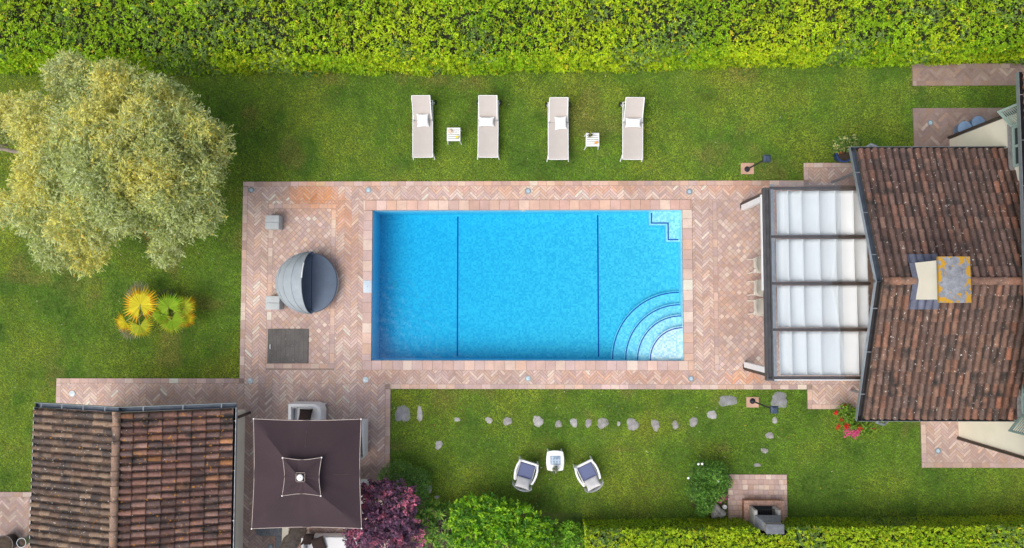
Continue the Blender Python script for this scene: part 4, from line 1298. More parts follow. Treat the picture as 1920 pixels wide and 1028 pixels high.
# two round pots at the far left
for (a, c2, r, lb, mt) in ((9, 1021, .30, 'wide dark round planter at the outbuilding’s far corner', 'dark_metal'), (42, 1017, .15, 'small grey round pot beside the wide dark planter', 'grey_metal')):
    x, y = G(a, c2, .35)
    t = thing('planter', lb.replace('’', "'"), 'planter', (x, y, ZB))
    b = MB(); b.lathe([(0, 0), (r * .75, 0), (r * .95, .33), (r, .36), (r * .92, .36), (r * .86, .30)], x, y, ZB, 28); b.build('pot', M[mt], t, smooth=True)
    b = MB(); b.lathe([(r * .85, .30), (r * .4, .325), (0, .33)], x, y, ZB, 20); b.build('soil', M['soil'], t, smooth=True)

# ---------------------------------------------------------------- white resin armchairs and table on the lawn
ac0 = thing('garden_armchair', 'x', 'armchair')
def armpath(off, n=9):
    """half outline, front to back, on the +x side"""
    P_ = [(.285, .36), (.325, .22), (.335, .06), (.315, -.10), (.275, -.24)]
    return [(p[0] + off, p[1]) for p in P_]
for s in (-1, 1):
    b = MB(); o_, i_ = armpath(.03), armpath(-.035)
    hs_ = [.585, .60, .60, .60, .62]
    n = len(o_); vs = []
    for k in range(n):
        for q, z in ((o_[k], hs_[k] - .05), (o_[k], hs_[k]), (i_[k], hs_[k]), (i_[k], hs_[k] - .05)): vs.append((s * q[0], q[1], z))
    fs = [(k * 4 + j, (k + 1) * 4 + j, (k + 1) * 4 + (j + 1) % 4, k * 4 + (j + 1) % 4) for k in range(n - 1) for j in range(4)] + [(0, 1, 2, 3), tuple((n - 1) * 4 + j for j in (3, 2, 1, 0))]
    b.add(vs, fs); b.build('arm', M['white'], ac0, bevel=.012)
    b = MB(); b.tube([(s * .29, .36, .57), (s * .295, .37, .30), (s * .295, .365, 0)], [.032, .03, .026], 8); b.build('leg', M['white'], ac0, smooth=True)
    b = MB(); b.tube([(s * .25, -.26, .42), (s * .27, -.34, 0)], [.032, .024], 8); b.build('leg', M['white'], ac0, smooth=True)
def fn(u, v):
    a = (u - .5) * 2; x_ = a * .315
    y_ = -.25 - .185 * math.sqrt(max(0, 1 - (a * .93) ** 2)) - .03 * v
    return (x_, y_, .36 + (.44 - .06 * a * a) * v)
b = MB(); b.grid(fn, 16, 6); b.build('backrest', M['white'], ac0, smooth=True, solid=-.06)
b = MB(); b.box(0, .03, .375, .54, .62, .05); b.box(0, .345, .385, .54, .07, .11); b.build('seat', M['white'], ac0, bevel=.012)
b = MB(); b.box(0, .06, .435, .475, .49, .075); b.build('seat_cushion', M['navy'], ac0, bevel=.025, seg=3)
CH = [(985, 889, math.radians(-17), 'white resin armchair with navy seat, left of the white garden table'), (1103.5, 890.5, math.radians(26), 'white resin armchair with navy seat, right of the white garden table')]
for i, (a, c2, r, lb) in enumerate(CH):
    o = ac0 if i == 0 else copy_tree(ac0)
    x, y = G(a, c2, .5); o.location = (x, y, 0); o.rotation_euler = (0, 0, r); tag(o, lb, None, 'white armchairs on the lawn')
    v = Matrix.Rotation(r, 4, 'Z') @ Vector((0, -.255, 0))
    b = MB(); pillow_mesh(b, .46, .38, .17, Matrix.Translation((x + v.x, y + v.y, .59)) @ Matrix.Rotation(r, 4, 'Z') @ Matrix.Rotation(math.radians(-42), 4, 'X'), dent=.2)
    tag(b.build('pillow', mat('pale_linen', (.62, .60, .60), .95, noise=(5, .08), bump=(7, .35)) if i == 0 else bpy.data.materials['pale_linen'], None, (x + v.x, y + v.y, .48), smooth=True),
        ('crumpled off-white pillow in the armchair left of the garden table', 'crumpled off-white pillow in the armchair right of the garden table')[i], 'pillow', 'off-white pillows in the armchairs')
tx, ty = G(1041, 864.5, .48)
gt = thing('garden_table', 'white garden table with rounded sides and blue pebble inlay on the lawn', 'table', (tx, ty, 0))
def bulge(w2, h2, bw_, n=8, s=1.0):
    pts = []
    for (ax_, ay_, bx2, by2, nx, ny_) in ((-1, -1, 1, -1, 0, -1), (1, -1, 1, 1, 1, 0), (1, 1, -1, 1, 0, 1), (-1, 1, -1, -1, -1, 0)):
        for k in range(n):
            u = k / n; q = 4 * u * (1 - u) * bw_
            pts.append((tx + s * (w2 * (ax_ + (bx2 - ax_) * u) + nx * q), ty + s * (h2 * (ay_ + (by2 - ay_) * u) + ny_ * q)))
    return pts
b = MB(); b.prism(bulge(.245, .285, .035), .44, .48); b.build('tabletop', M['white'], gt, bevel=.012)
b = MB(); b.prism(bulge(.20, .24, .03), .36, .439); b.build('apron', M['white'], gt)
for sx in (-1, 1):
    for sy2 in (-1, 1):
        b = MB(); b.tube([(tx + sx * .19, ty + sy2 * .23, .40), (tx + sx * .22, ty + sy2 * .27, 0)], [.03, .022], 8); b.build('leg', M['white'], gt, smooth=True)
ir = WR(1032, 855, 1051, 871.5, .485)
b = MB(); b.ab(ir[0], ir[1], ir[2], ir[3], .478, .486); inl = b.build('inlay', M['pebble'], gt)
b = MB()
rnd = random.Random(4)
for k in range(7):
    cx_, cy_ = ir[0] + (ir[1] - ir[0]) * (.2 + .3 * (k % 3)), ir[2] + (ir[3] - ir[2]) * (.2 + .3 * (k // 3)); b.lathe([(.028, 0), (.042, 0), (.042, .004), (.028, .004)], cx_, cy_, .4862, 16)
b.build('ring_pattern', mat('pale_blue_ring', (.42, .52, .62), .5), inl)
vx, vy = G(1041, 882, .50)
vs_ = thing('flower_vase', 'white pot of pale succulents at the edge of the garden table', 'vase', (vx, vy + .05, .48))
vy += .05
b = MB(); b.lathe([(0, 0), (.05, 0), (.075, .09), (.068, .09), (.06, .07), (0, .07)], vx, vy, .48, 20); b.build('pot', M['white'], vs_, smooth=True)
rs = np.random.default_rng(8)
pp = np.array([vx, vy, .60]) + rs.normal(size=(120, 3)) * (.05, .05, .03)
P, c_ = leaves(120, pp, np.tile((0, 0, 1.0), (120, 1)), .035, .014, pick([srgb(120, 135, 110), srgb(70, 90, 70), srgb(200, 190, 160), srgb(150, 160, 130)], 120, rs), rs)
cloud('foliage', P, c_, M['leaf'], vs_)

# ---------------------------------------------------------------- three white dining chairs at the pergola edge
dc0 = thing('dining_chair', 'x', 'chair')
b = MB(); b.box(0, .02, .45, .46, .46, .03); b.build('seat', M['cream'], dc0, bevel=.012)
def fn(u, v):
    a = (u - .5) * 2; return (a * .235, -.13 - .11 * math.sqrt(max(0, 1 - (a * .9) ** 2)) - .03 * v, .60 + .26 * v)
b = MB(); b.grid(fn, 14, 4); b.build('backrest', M['cream'], dc0, smooth=True, solid=-.05)
for k in range(3):
    b = MB(); b.tube([((k - 1) * .11, -.20, .45), ((k - 1) * .13, -.25, .65)], .014, 6); b.build('back_spindle', M['cream'], dc0, smooth=True)
for sx in (-1, 1):
    b = MB(); b.tube([(sx * .20, -.17, .45), (sx * .225, -.18, .66)], .018, 6); b.build('back_post', M['cream'], dc0, smooth=True)
    b = MB(); b.tube([(sx * .19, -.16, .44), (sx * .22, -.245, 0)], [.022, .018], 8); b.build('leg', M['cream'], dc0, smooth=True)
    b = MB(); b.tube([(sx * .19, .20, .44), (sx * .225, .27, 0)], [.022, .018], 8); b.build('leg', M['cream'], dc0, smooth=True)
    b = MB(); b.tube([(sx * .23, -.20, .66), (sx * .26, .0, .66), (sx * .22, .20, .64), (sx * .21, .21, .45)], .017, 8); b.build('arm', M['cream'], dc0, smooth=True)
for i, (yy, lb) in enumerate(((496, 'white dining chair under the pergola edge, farthest from the grey stepping stones'), (540, 'white dining chair under the pergola edge, between the two other chairs'), (576, 'white dining chair under the pergola edge, nearest the grey stepping stones'))):
    o = dc0 if i == 0 else copy_tree(dc0)
    x, y = G(1420.5, yy, .8); o.location = (x + .20, y, ZB); o.rotation_euler = (0, 0, -math.pi / 2 + (.06, -.03, .02)[i]); tag(o, lb, None, 'white dining chairs under the pergola')

# ---------------------------------------------------------------- path lamps on brick pads
for (bp_, hp_, pr, lb) in (((1400, 318), (1437, 298), (1389, 306, 1413, 327), 'dark post lamp on a brick pad in the lawn above the pergola'),
                       ((1410, 752), (1451, 768), (1399, 744.5, 1422, 764), 'dark post lamp on a brick pad beside the large flat stepping stones')):
    r = WR(*pr)
    pad = tag(MB().ab(r[0], r[1], r[2], r[3], -.06, .03, (1, 1, 1)).build('lamp_pad', mat('pad_brick', (.52, .32, .23), .85, noise=(9, .15)), None, ((r[0] + r[1]) / 2, (r[2] + r[3]) / 2, 0)), 'square terracotta pad under the post lamp ' + ('above the pergola' if bp_[1] < 500 else 'beside the stepping stones'), 'paving slab', 'brick pads under the post lamps')
    x, y = G(*bp_); hx, hy = G(*hp_, 1.75)
    t = thing('post_lamp', lb, 'lamp', (x, y, .03), 'dark post lamps on the lawn')
    b = MB(); b.lathe([(0, 0), (.085, 0), (.09, .02), (.05, .05), (.04, .09), (0, .1)], x, y, .03, 20); b.build('base', M['lantern'], t, smooth=True)
    b = MB(); b.tube([(x, y, .08), ((x + hx) / 2, (y + hy) / 2, .85), (hx, hy, 1.62)], .025, 10); b.build('post', M['lantern'], t, smooth=True)
    b = MB(); b.box(hx, hy, 1.66, .10, .10, .05); b.build('collar', M['lantern'], t)
    b = MB(); b.box(hx, hy, 1.74, .20, .20, .14); lh = b.build('lantern', M['lantern'], t, bevel=.012)
    b = MB(); b.add([(hx + sx * .112, hy + sy2 * .112, 1.81) for sx, sy2 in ((-1, -1), (1, -1), (1, 1), (-1, 1))] + [(hx + sx * .055, hy + sy2 * .055, 1.86) for sx, sy2 in ((-1, -1), (1, -1), (1, 1), (-1, 1))],
                    [(3, 2, 1, 0), (4, 5, 6, 7), (0, 1, 5, 4), (1, 2, 6, 5), (2, 3, 7, 6), (3, 0, 4, 7)]); b.build('lantern_cap', mat('lantern_cap_paint', (.06, .085, .13), .35, .3, noise=(30, .3)), lh)

# ---------------------------------------------------------------- stepping stones
STONES = [(755, 776, 14, 17, 'large grey slab, the stepping stone nearest the parasol terrace'), (787, 776, 6, 14, 'tall narrow stepping stone beside the large slab nearest the terrace'),
          (857, 787, 7, 4, 'small sunken stepping stone, first speck after the narrow tall one'), (917, 788, 7, 6, 'small crumbled stepping stone, third from the terrace along the row'),
          (951.5, 790, 8, 9, 'rough mid-sized stepping stone left of the gap before the round slate one'), (1009, 790, 11, 10, 'dark round stepping stone above the white garden table, left side'),
          (1047, 795, 6, 8, 'small stepping stone directly above the white garden table'), (1076, 792.5, 7, 9, 'stepping stone just left of two pale ones in the row'),
          (1103, 793.5, 6, 9, 'narrow pale stepping stone left of the pale round one'), (1130, 793.5, 10.5, 11, 'pale round stepping stone above the right white armchair'),
          (1160, 794.5, 3, 5, 'tiny stepping stone between two large round ones'), (1186, 796, 12.5, 11.5, 'broad stepping stone with a white speck at the middle of the row'),
          (1229, 797, 8, 11.5, 'oval upright stepping stone with one white speck'), (1266, 797, 6.5, 8, 'small oval stepping stone before the row bends towards the pergola'),
          (1300, 791, 8, 10, 'pinched stepping stone where the row bends towards the pergola'), (1335, 778, 9, 9, 'angular stepping stone between the bend and the big oval one'),
          (1364.5, 751.5, 17, 11, 'big oval stepping stone left of the lamp on its pad'), (1461, 750.5, 17, 14, 'big square stone slab under the lantern of the post lamp'),
          (1452.5, 788.5, 5.5, 6, 'small stepping stone just below the lantern head'), (1442.7, 816.5, 7.5, 7, 'round stepping stone second in the short row down to the barbecue'),
          (1433.5, 845, 7.5, 5, 'flat stepping stone third in the short row down to the barbecue'), (1419.5, 872, 6.5, 4, 'stepping stone nearest the square terrace of the barbecue'),
          (822.5, 834.5, 7, 9, 'pale worn stone flake in the brownish grass left of the armchairs'), (805.5, 917, 4.5, 8, 'pale little stone at the edge of the dark shrub'), (819, 932, 5, 3, 'tiny stone chip above the spiky green shrub')]
rnd = random.Random(21)
for (a, c2, rx_, ry2, lb) in STONES:
    x, y = G(a, c2); n = 22; ph = rnd.uniform(0, 9)
    sq = 3.2 if rx_ > 13 else 2.2
    pts = []
    for k in range(n):
        an = 2 * math.pi * k / n
        ca, sa = math.cos(an), math.sin(an)
        rr = (abs(ca) ** sq + abs(sa) ** sq) ** (-1 / sq) * (1 + .11 * math.sin(2 * an + ph) + .08 * math.sin(3 * an + 2 * ph) + .06 * math.sin(7 * an + ph * 3) + rnd.uniform(-.07, .07))
        pts.append((x + rx_ / 63 * rr * ca, y + ry2 / 63 * rr * sa))
    b = MB(); b.prism(pts, -.05, .014 + rnd.uniform(0, .008))
    pale = rx_ < 12 and rnd.random() < .5
    mm = M['stone'] if not pale else M['pale_step'] if 'pale_step' in M else M.setdefault('pale_step', mat('pale_step_stone', (.38, .365, .36), .9, noise=(7, .25), noise2=(40, .2), bump=(25, .5)))
    if rx_ > 13: mm = M['slab']
    tag(b.build('stepping_stone', mm, None, (x, y, 0), bevel=.004), lb, 'stepping stone', 'grey stepping stones in the lawn')

# ---------------------------------------------------------------- stone barbecue on its terrace
tr_ = WR(1364.5, 889.5, 1475.5, 978)
b = MB(); b.ab(tr_[0], tr_[1], tr_[2], tr_[3], -.1, .030)
ter = tag(b.build('barbecue_terrace_bed', M['grout']), kind='structure')
b = MB()
yk = tr_[3]
rowi = 0
while yk > tr_[2] + .02:
    y2 = max(tr_[2], yk - .16); course(b, (tr_[0], tr_[1], y2 + .002, yk - .002), .034, L=.165, lift=-.04); yk = y2; rowi += 1
tag(b.build('barbecue_terrace', M['brick']), kind='structure')
hz_ = .34
h = WR(1395.5, 939, 1471, 985, hz_)
bbq = thing('stone_barbecue', 'grey stone barbecue with brick hearth and chimney hood against the lower hedge', 'barbecue', ((h[0] + h[1]) / 2, h[2] + .2, .034))
b = MB(); b.ab(h[0] + .03, h[1] - .03, h[2], h[3] - .03, .034, hz_ - .05); b.build('hearth_base', M['terracotta'], bbq)
b = MB(); b.ab(h[0], h[1], h[2] - .01, h[3], hz_ - .048, hz_); b.build('hearth_slab', mat('hearth_brick', (.43, .26, .20), .9, noise=(14, .3), noise2=(40, .3), bump=(30, .4)), bbq, bevel=.008)
fz1 = .85
f0 = WR(1413, 957, 1462, 985, .7)
fx0, fx1, fy1 = f0[0] - .02, f0[1] - .02, G(1440, 955, .75)[1]
fy0 = fy1 - .56
b = MB()
b.ab(fx0, fx0 + .09, fy0, fy1, hz_ + .002, fz1); b.build('side_wall', M['pale_stone'], bbq, bevel=.01)
b = MB(); b.ab(fx1 - .09, fx1, fy0, fy1, hz_ + .002, fz1); b.build('side_wall', M['pale_stone'], bbq, bevel=.01)
b = MB(); b.ab(fx0 + .09, fx1 - .09, fy0, fy0 + .09, hz_ + .002, fz1); b.build('back_wall', M['stone'], bbq)
b = MB(); b.ab(fx0 + .1, fx1 - .1, fy0 + .1, fy1 - .01, hz_ + .001, hz_ + .04); b.build('ash_bed', M['black'], bbq)
b = MB()
for k in range(9): b.tube([(fx0 + .12 + (fx1 - fx0 - .24) * k / 8, fy0 + .12, .62), (fx0 + .12 + (fx1 - fx0 - .24) * k / 8, fy1 - .04, .62)], .008, 6)
b.tube([(fx0 + .09, fy1 - .05, .60), (fx1 - .09, fy1 - .05, .60)], .010, 6); b.build('grill', M['dark_metal'], bbq)
b = MB()
top = [(fx0 + .16, fy0 + .03), (fx1 - .12, fy0 + .03), (fx1 - .12, fy0 + .30), (fx0 + .16, fy0 + .30)]
bot = [(fx0, fy0), (fx1, fy0), (fx1, fy1 - .14), (fx0, fy1 - .14)]
b.add([(x, y, fz1 + .002) for x, y in bot] + [(x, y, 1.12) for x, y in top], [(3, 2, 1, 0), (4, 5, 6, 7), (0, 1, 5, 4), (1, 2, 6, 5), (2, 3, 7, 6), (3, 0, 4, 7)])
b.build('hood', M['granite'], bbq, bevel=.01)
b = MB(); b.ab(fx0 + .17, fx1 - .13, fy0 + .04, fy0 + .29, 1.12, 1.36); fl_ = b.build('flue', M['stone'], bbq)
b = MB(); b.ab(fx0 + .15, fx1 - .11, fy0 + .02, fy0 + .31, 1.362, 1.40); b.build('flue_cap', mat('flue_cap_stone', (.14, .15, .17), .8, noise=(8, .3)), fl_, bevel=.01)
# carved stone ornament and a small pot beside it
x, y = G(1345, 960, .15)
sd_ = MB()
for j in range(9):
    pass
def fn(u, v):
    a = 2 * math.pi * u; ph = math.pi * (v - .5)
    r = 1 + .16 * math.sin(3 * a + 1) * math.cos(ph) + .12 * math.sin(5 * a + v * 7) + .08 * math.sin(9 * v + 2 * a)
    lx_, ly_ = .25 * r * math.cos(ph) * math.cos(a), .19 * r * math.cos(ph) * math.sin(a)
    return (x + lx_ * .86 + ly_ * .5, y - lx_ * .5 + ly_ * .86, .16 + .19 * r * math.sin(ph))
sd_.grid(fn, 28, 14); tag(sd_.build('garden_rock', M['pale_stone'], None, (x, y, 0), smooth=True), 'rugged pale grey rock beside the barbecue terrace', 'rock')
x, y = G(1359, 951, .12); t = thing('flower_pot', 'tiny white empty ring-shaped pot beside the rugged rock', 'pot', (x, y, 0))
b = MB(); b.lathe([(0, 0), (.05, 0), (.07, .12), (.05, .125), (.035, .06), (0, .06)], x, y, 0, 16); b.build('pot', M['white'], t, smooth=True)
for (a, c2, r, lb) in ((1807, 242, .22, 'pale blue round tub half hidden by the villa corner pipe, left one'), (1832, 231, .20, 'pale blue round tub half hidden by the villa corner pipe, right one')):
    x, y = G(a, c2, .3); t = thing('tub', lb, 'tub', (x, y, ZB), 'pale blue tubs by the villa')
    b = MB(); b.lathe([(0, 0), (r * .8, 0), (r, .30), (r * 1.05, .31), (r * 1.05, .33), (r * .9, .33)], x, y, ZB, 24); b.build('body', M['paleblue'], t, smooth=True)
    b = MB(); b.lathe([(r * .92, .32), (r * .5, .345), (0, .35)], x, y, ZB, 24); b.build('lid', M['paleblue'], t, smooth=True)

# ---------------------------------------------------------------- vegetation
def stems(name, base, tips, parent, r0=.03, r1=.008, mt='bark'):
    b = MB()
    base = Vector(base)
    for t in tips:
        t = Vector(t); m_ = base.lerp(t, .5) + Vector((random.uniform(-.08, .08), random.uniform(-.08, .08), .05))
        b.tube([base, m_, t], [r0, (r0 + r1) / 2, r1], 6)
    return b.build(name, M[mt], parent, smooth=True)

# ---- hedges
def hedge_line(pts):
    W_ = [G(px_, py_, 0) for px_, py_ in pts]
    xs = np.array([p[0] for p in W_]); ys = np.array([p[1] for p in W_])
    return lambda x: np.interp(x, xs, ys)
yfN = hedge_line([(-80, 134), (300, 137), (700, 138), (1000, 135), (1300, 128), (1500, 124), (1700, 121), (2000, 117)])
HX0, HX1 = -17.6, 17.6
def hN(x, y):
    d = y - yfN(x)
    n = vnoise(x * 1.5 + 50, y * 1.5 + 50, 21, 3); n2 = vnoise(x * .45 + 10, y * .45 + 10, 22, 2)
    lift = np.clip((d - .25) / .9, 0, 1)
    z = 1.72 + .5 * lift + lift * ((n - .5) * .95 + (n2 - .5) * .7)
    hole = np.exp(-(((x - 1.9) / .75) ** 2 + ((d - 3.3) / .55) ** 2)) + .6 * np.exp(-(((x + 5.0) / .5) ** 2 + ((d - 3.4) / .4) ** 2))
    return z - 1.1 * hole
GREENS_N = dict(br=srgb(206, 228, 40), mid=srgb(164, 206, 36), dk=srgb(84, 132, 40), gr=srgb(138, 168, 90), ye=srgb(236, 226, 60))
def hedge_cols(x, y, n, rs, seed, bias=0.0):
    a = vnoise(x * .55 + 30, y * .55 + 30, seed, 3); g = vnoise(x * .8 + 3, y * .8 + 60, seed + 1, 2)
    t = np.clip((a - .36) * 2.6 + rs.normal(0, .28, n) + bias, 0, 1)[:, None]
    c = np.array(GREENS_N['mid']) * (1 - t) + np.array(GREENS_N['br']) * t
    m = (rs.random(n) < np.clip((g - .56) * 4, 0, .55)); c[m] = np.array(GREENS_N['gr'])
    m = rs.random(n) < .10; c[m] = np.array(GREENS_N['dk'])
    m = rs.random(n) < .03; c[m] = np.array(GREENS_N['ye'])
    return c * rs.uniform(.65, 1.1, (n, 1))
def core(name, x0, x1, dep, hfn, yfn, sgn, parent, top_drop=.22, face_in=.10):
    b = MB(); nx = int((x1 - x0) / .25)
    def fn(u, v):
        x = x0 + (x1 - x0) * u; d = face_in + (dep - face_in) * max(0, (v - .15) / .85)
        y = float(yfn(np.array([x]))[0]) + sgn * d
        z = 0.0 if v < .10 else float(hfn(np.array([x]), np.array([y]))[0]) - top_drop
        if v > .96: z = 0.0; y += sgn * .05
        return (x, y, z)
    b.grid(fn, nx, 20, flip=(sgn < 0)); return b.build(name, M['core'], parent)
hx, hy = 0.0, float(yfN(np.array([0.]))[0])
hedgeN = thing('hedge', 'tall broad bright green hedge running along the whole upper edge behind the sun loungers', 'hedge', (hx, hy + 1.5, 0))
rs = np.random.default_rng(31)
DEP = 4.6
n = 36000
x = rs.uniform(HX0, HX1, n)
FH, RC = 1.30, .55                                    # face height, corner radius
t = rs.uniform(.0, FH + RC * math.pi / 2 + DEP - RC, n)
an = np.clip((t - FH) / RC, 0, math.pi / 2)
d = np.where(t < FH + RC * math.pi / 2, RC * (1 - np.cos(an)), RC + t - FH - RC * math.pi / 2)
zf = np.where(t < FH, t, FH + RC * np.sin(an))
y = yfN(x) + d
top_ = np.clip((d - .1) / .9, 0, 1)
bul = (vnoise(x * 1.3 + 5, zf * 1.3 + 5, 9, 2) - .5) * .22 * (1 - top_)
z = zf * (1 - top_) + hN(x, y) * top_ + rs.normal(-.05, .08, n) * (.35 + .65 * top_)
y = y + bul + rs.normal(0, .03, n) * (1 - top_)
nr = np.stack([np.zeros(n), -np.cos(an), np.sin(an) + .25], 1)
c = hedge_cols(x, y + .6 * zf, n, rs, 41)
c *= (.82 + .5 * vnoise(x * 3.2 + 4, (y + zf) * 3.2 + 8, 46, 2))[:, None]
P1, c1 = shoots(n, 9, np.stack([x, y, z], 1), nr, .036, .0145, c, rs, .8, .55)
n2 = 40000
x = rs.uniform(HX0, HX1, n2); z = rs.uniform(.02, 1.5, n2)
bul = (vnoise(x * 1.3 + 5, z * 1.3 + 5, 9, 2) - .5) * .22
y = yfN(x) + .05 + rs.exponential(.05, n2) + bul
c = hedge_cols(x, y * 0 + z, n2, rs, 44, .1)
P2_, c2 = leaves(n2, np.stack([x, y, z], 1), np.tile((0, -1.0, .45), (n2, 1)), .034, .015, c, rs, .5)
n3 = 60000
x = rs.uniform(HX0, HX1, n3); d = rs.uniform(.2, DEP, n3); y = yfN(x) + d
z = np.minimum(hN(x, y), 1.35 + 1.1 * d) - rs.uniform(.08, .20, n3)
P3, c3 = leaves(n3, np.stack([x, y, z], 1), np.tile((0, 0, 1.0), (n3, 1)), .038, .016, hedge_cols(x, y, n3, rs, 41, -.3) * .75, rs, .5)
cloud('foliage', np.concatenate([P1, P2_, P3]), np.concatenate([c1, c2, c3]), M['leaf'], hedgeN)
core('branches', HX0, HX1, DEP, lambda x, y: np.minimum(hN(x, y), 1.35 + 1.1 * np.clip(y - yfN(x), 0, 3)), yfN, 1, hedgeN, .22, .16)

yfS = hedge_line([(1090, 972), (1400, 968), (1700, 966), (2000, 962)])
SX0 = G(1100, 990, 1.4)[0]; SX1 = 17.6
def hS(x, y):
    d = yfS(x) - y
    e = np.clip((x - SX0) / .35, 0, 1)
    return (1.28 + .12 * np.clip(d / .5, 0, 1) + (vnoise(x * 1.8, y * 1.8 + 40, 51, 3) - .5) * .22) * (0.7 + .3 * np.sqrt(e))
hedgeS = thing('hedge', 'trimmed low yellow-green hedge along the lower right edge behind the barbecue', 'hedge', (8, float(yfS(np.array([8.]))[0]) - .8, 0))
rs = np.random.default_rng(32)
n = 12000
x = rs.uniform(SX0, SX1, n); d = -.02 + 1.92 * rs.random(n); y = yfS(x) - d
z = hS(x, y) + rs.normal(-.04, .05, n)
bq = np.abs(x - (fx0 + fx1) / 2) < .44          # the barbecue stands in a notch of the hedge
keep = ~(bq & (d < .16))
x, y, z = x[keep], y[keep], z[keep]; n = len(x)
c = hedge_cols(x, y, n, rs, 47, .45)
P1, c1 = shoots(n, 10, np.stack([x, y, z], 1), np.tile((0, .1, 1.0), (n, 1)), .029, .0125, c, rs, .75, .5)
n2 = 26000
x = rs.uniform(SX0, SX1, n2); z = rs.uniform(.02, 1.3, n2); y = yfS(x) - .02 - rs.exponential(.05, n2)
keep = ~(np.abs(x - (fx0 + fx1) / 2) < .44); x, y, z = x[keep], y[keep], z[keep]; n2 = len(x)
c = hedge_cols(x, z, n2, rs, 49, -.1) * .8
P2_, c2 = leaves(n2, np.stack([x, y, z], 1), np.tile((0, 1.0, .35), (n2, 1)), .036, .016, c, rs, .5)
n3 = 6000
y = yfS(np.full(n3, SX0)) - rs.uniform(0, 1.9, n3); z = rs.uniform(.02, 1.15, n3); x = SX0 + rs.exponential(.05, n3)
P3, c3 = leaves(n3, np.stack([x, y, z], 1), np.tile((-1.0, 0, .4), (n3, 1)), .038, .016, hedge_cols(y, z, n3, rs, 50, .1), rs, .5)
cloud('foliage', np.concatenate([P1, P2_, P3]), np.concatenate([c1, c2, c3]), M['leaf'], hedgeS)
core('branches', SX0 + .1, SX1, 1.9, lambda x, y: np.where((np.abs(x - (fx0 + fx1) / 2) < .42) & (yfS(x) - y < .2), .35, hS(x, y)), yfS, -1, hedgeS, .2, .12)

# ---- shrubs
def shrub(name, label, cat, base_px, blobs_px, n, ln, wd, pal, seed, spread=.7, wts=None, inner=.3, tint=None, group=None, droop=.1, base_z=0.0, nst=7, leafmat='leaf', kk=1):
    """blobs_px: (px, py, z, radius px, height radius m)"""
    bx, by = G(*base_px)
    t = thing(name, label, cat, (bx, by, base_z), group)
    rs = np.random.default_rng(seed)
    B = []
    for (a, c2, z, r, rz_) in blobs_px:
        x, y = G(a, c2, z); rr = r / 58.2 * (H - z) / H
        B.append((x, y, z - rz_ * .55, rr, rr, rz_))
    p, d, k = blob_points(B, n, rs, inner=inner)
    p[:, 2] = np.maximum(p[:, 2], base_z + .03)
    cols = pick(pal, n, rs, wts)
    cl = vnoise(p[:, 0] * 4 + 20, p[:, 1] * 4 + 20, seed, 2)
    cols = cols * (0.75 + .5 * cl[:, None]) * rs.uniform(.8, 1.15, (n, 1))
    if tint is not None: cols = tint(p, d, cols, rs)
    nr = d * .6 + np.array((0, 0, .6))
    if kk > 1:
        m_ = n // kk; P, cols = shoots(m_, kk, p[:m_], nr[:m_], ln, wd, cols[:m_], rs, spread)
    else: P, cols = leaves(n, p, nr, ln, wd, cols, rs, spread, droop)
    fo = cloud('foliage', P, cols, M[leafmat], t)
    tips = [(B[i % len(B)][0], B[i % len(B)][1], B[i % len(B)][2] + B[i % len(B)][5] * .3) for i in range(max(nst, len(B)))]
    stems('stems', (bx, by, base_z - .02), tips, t, .025, .006)
    return t, B

def pink_tips(p, d, cols, rs):
    k = vnoise(p[:, 0] * 3.1 + 7, p[:, 1] * 3.1 + 2, 77, 2)
    m = (d[:, 2] > .25) & (rs.random(len(p)) < np.clip((k - .54) * 6, 0, .6))
    cols[m] = np.array(srgb(232, 138, 166)) * rs.uniform(.5, 1.1, (m.sum(), 1))
    return cols
shrub('smoke_bush', 'purple smoke bush with pink leaf tips at the parasol corner', 'bush', (735, 930),
      [(700, 945, 1.7, 32, .6), (748, 942, 1.8, 34, .6), (690, 985, 1.9, 40, .7), (745, 985, 2.0, 40, .7), (715, 1015, 2.1, 46, .8), (668, 1012, 1.8, 28, .5), (722, 922, 1.6, 20, .4), (690, 920, 1.4, 16, .4), (770, 1010, 1.7, 26, .5), (664, 985, 1.6, 16, .4)],
      17000, .036, .024, [srgb(118, 86, 112), srgb(98, 70, 96), srgb(136, 94, 122), srgb(80, 60, 84), srgb(154, 98, 126)], 61, tint=pink_tips, inner=.45, kk=9)
shrub('round_shrub', 'dark green rounded shrub between the purple smoke bush and the lawn', 'bush', (760, 900),
      [(745, 900, .75, 34, .5), (775, 912, .75, 32, .5), (760, 925, .8, 36, .5), (785, 940, .6, 22, .4), (722, 895, .6, 16, .35)],
      12000, .030, .010, [srgb(116, 160, 66), srgb(90, 134, 58), srgb(134, 172, 84), srgb(72, 110, 50)], 62)
shrub('laurel_bush', 'large bright green glossy bush below the left armchair, by the lower picture edge', 'bush', (935, 985),
      [(880, 968, 1.2, 34, .6), (925, 975, 1.35, 42, .7), (970, 985, 1.3, 38, .6), (1010, 1000, 1.1, 32, .5), (885, 1010, 1.3, 38, .6), (940, 1020, 1.4, 48, .7), (1000, 1030, 1.2, 42, .6), (862, 985, 1.1, 20, .4)],
      16000, .048, .024, [srgb(144, 194, 32), srgb(112, 168, 32), srgb(166, 210, 42), srgb(72, 126, 30), srgb(92, 146, 36)], 63, inner=.4, kk=9)
shrub('small_shrub', 'small mid-green shrub squeezed between the bright glossy bush and the trimmed hedge', 'bush', (1070, 1000),
      [(1068, 1006, .7, 22, .4), (1085, 1018, .7, 18, .4), (1058, 1024, .6, 18, .35), (1078, 1000, .55, 16, .3)], 5000, .040, .020, [srgb(128, 184, 44), srgb(100, 154, 44), srgb(150, 196, 58)], 64, kk=9)
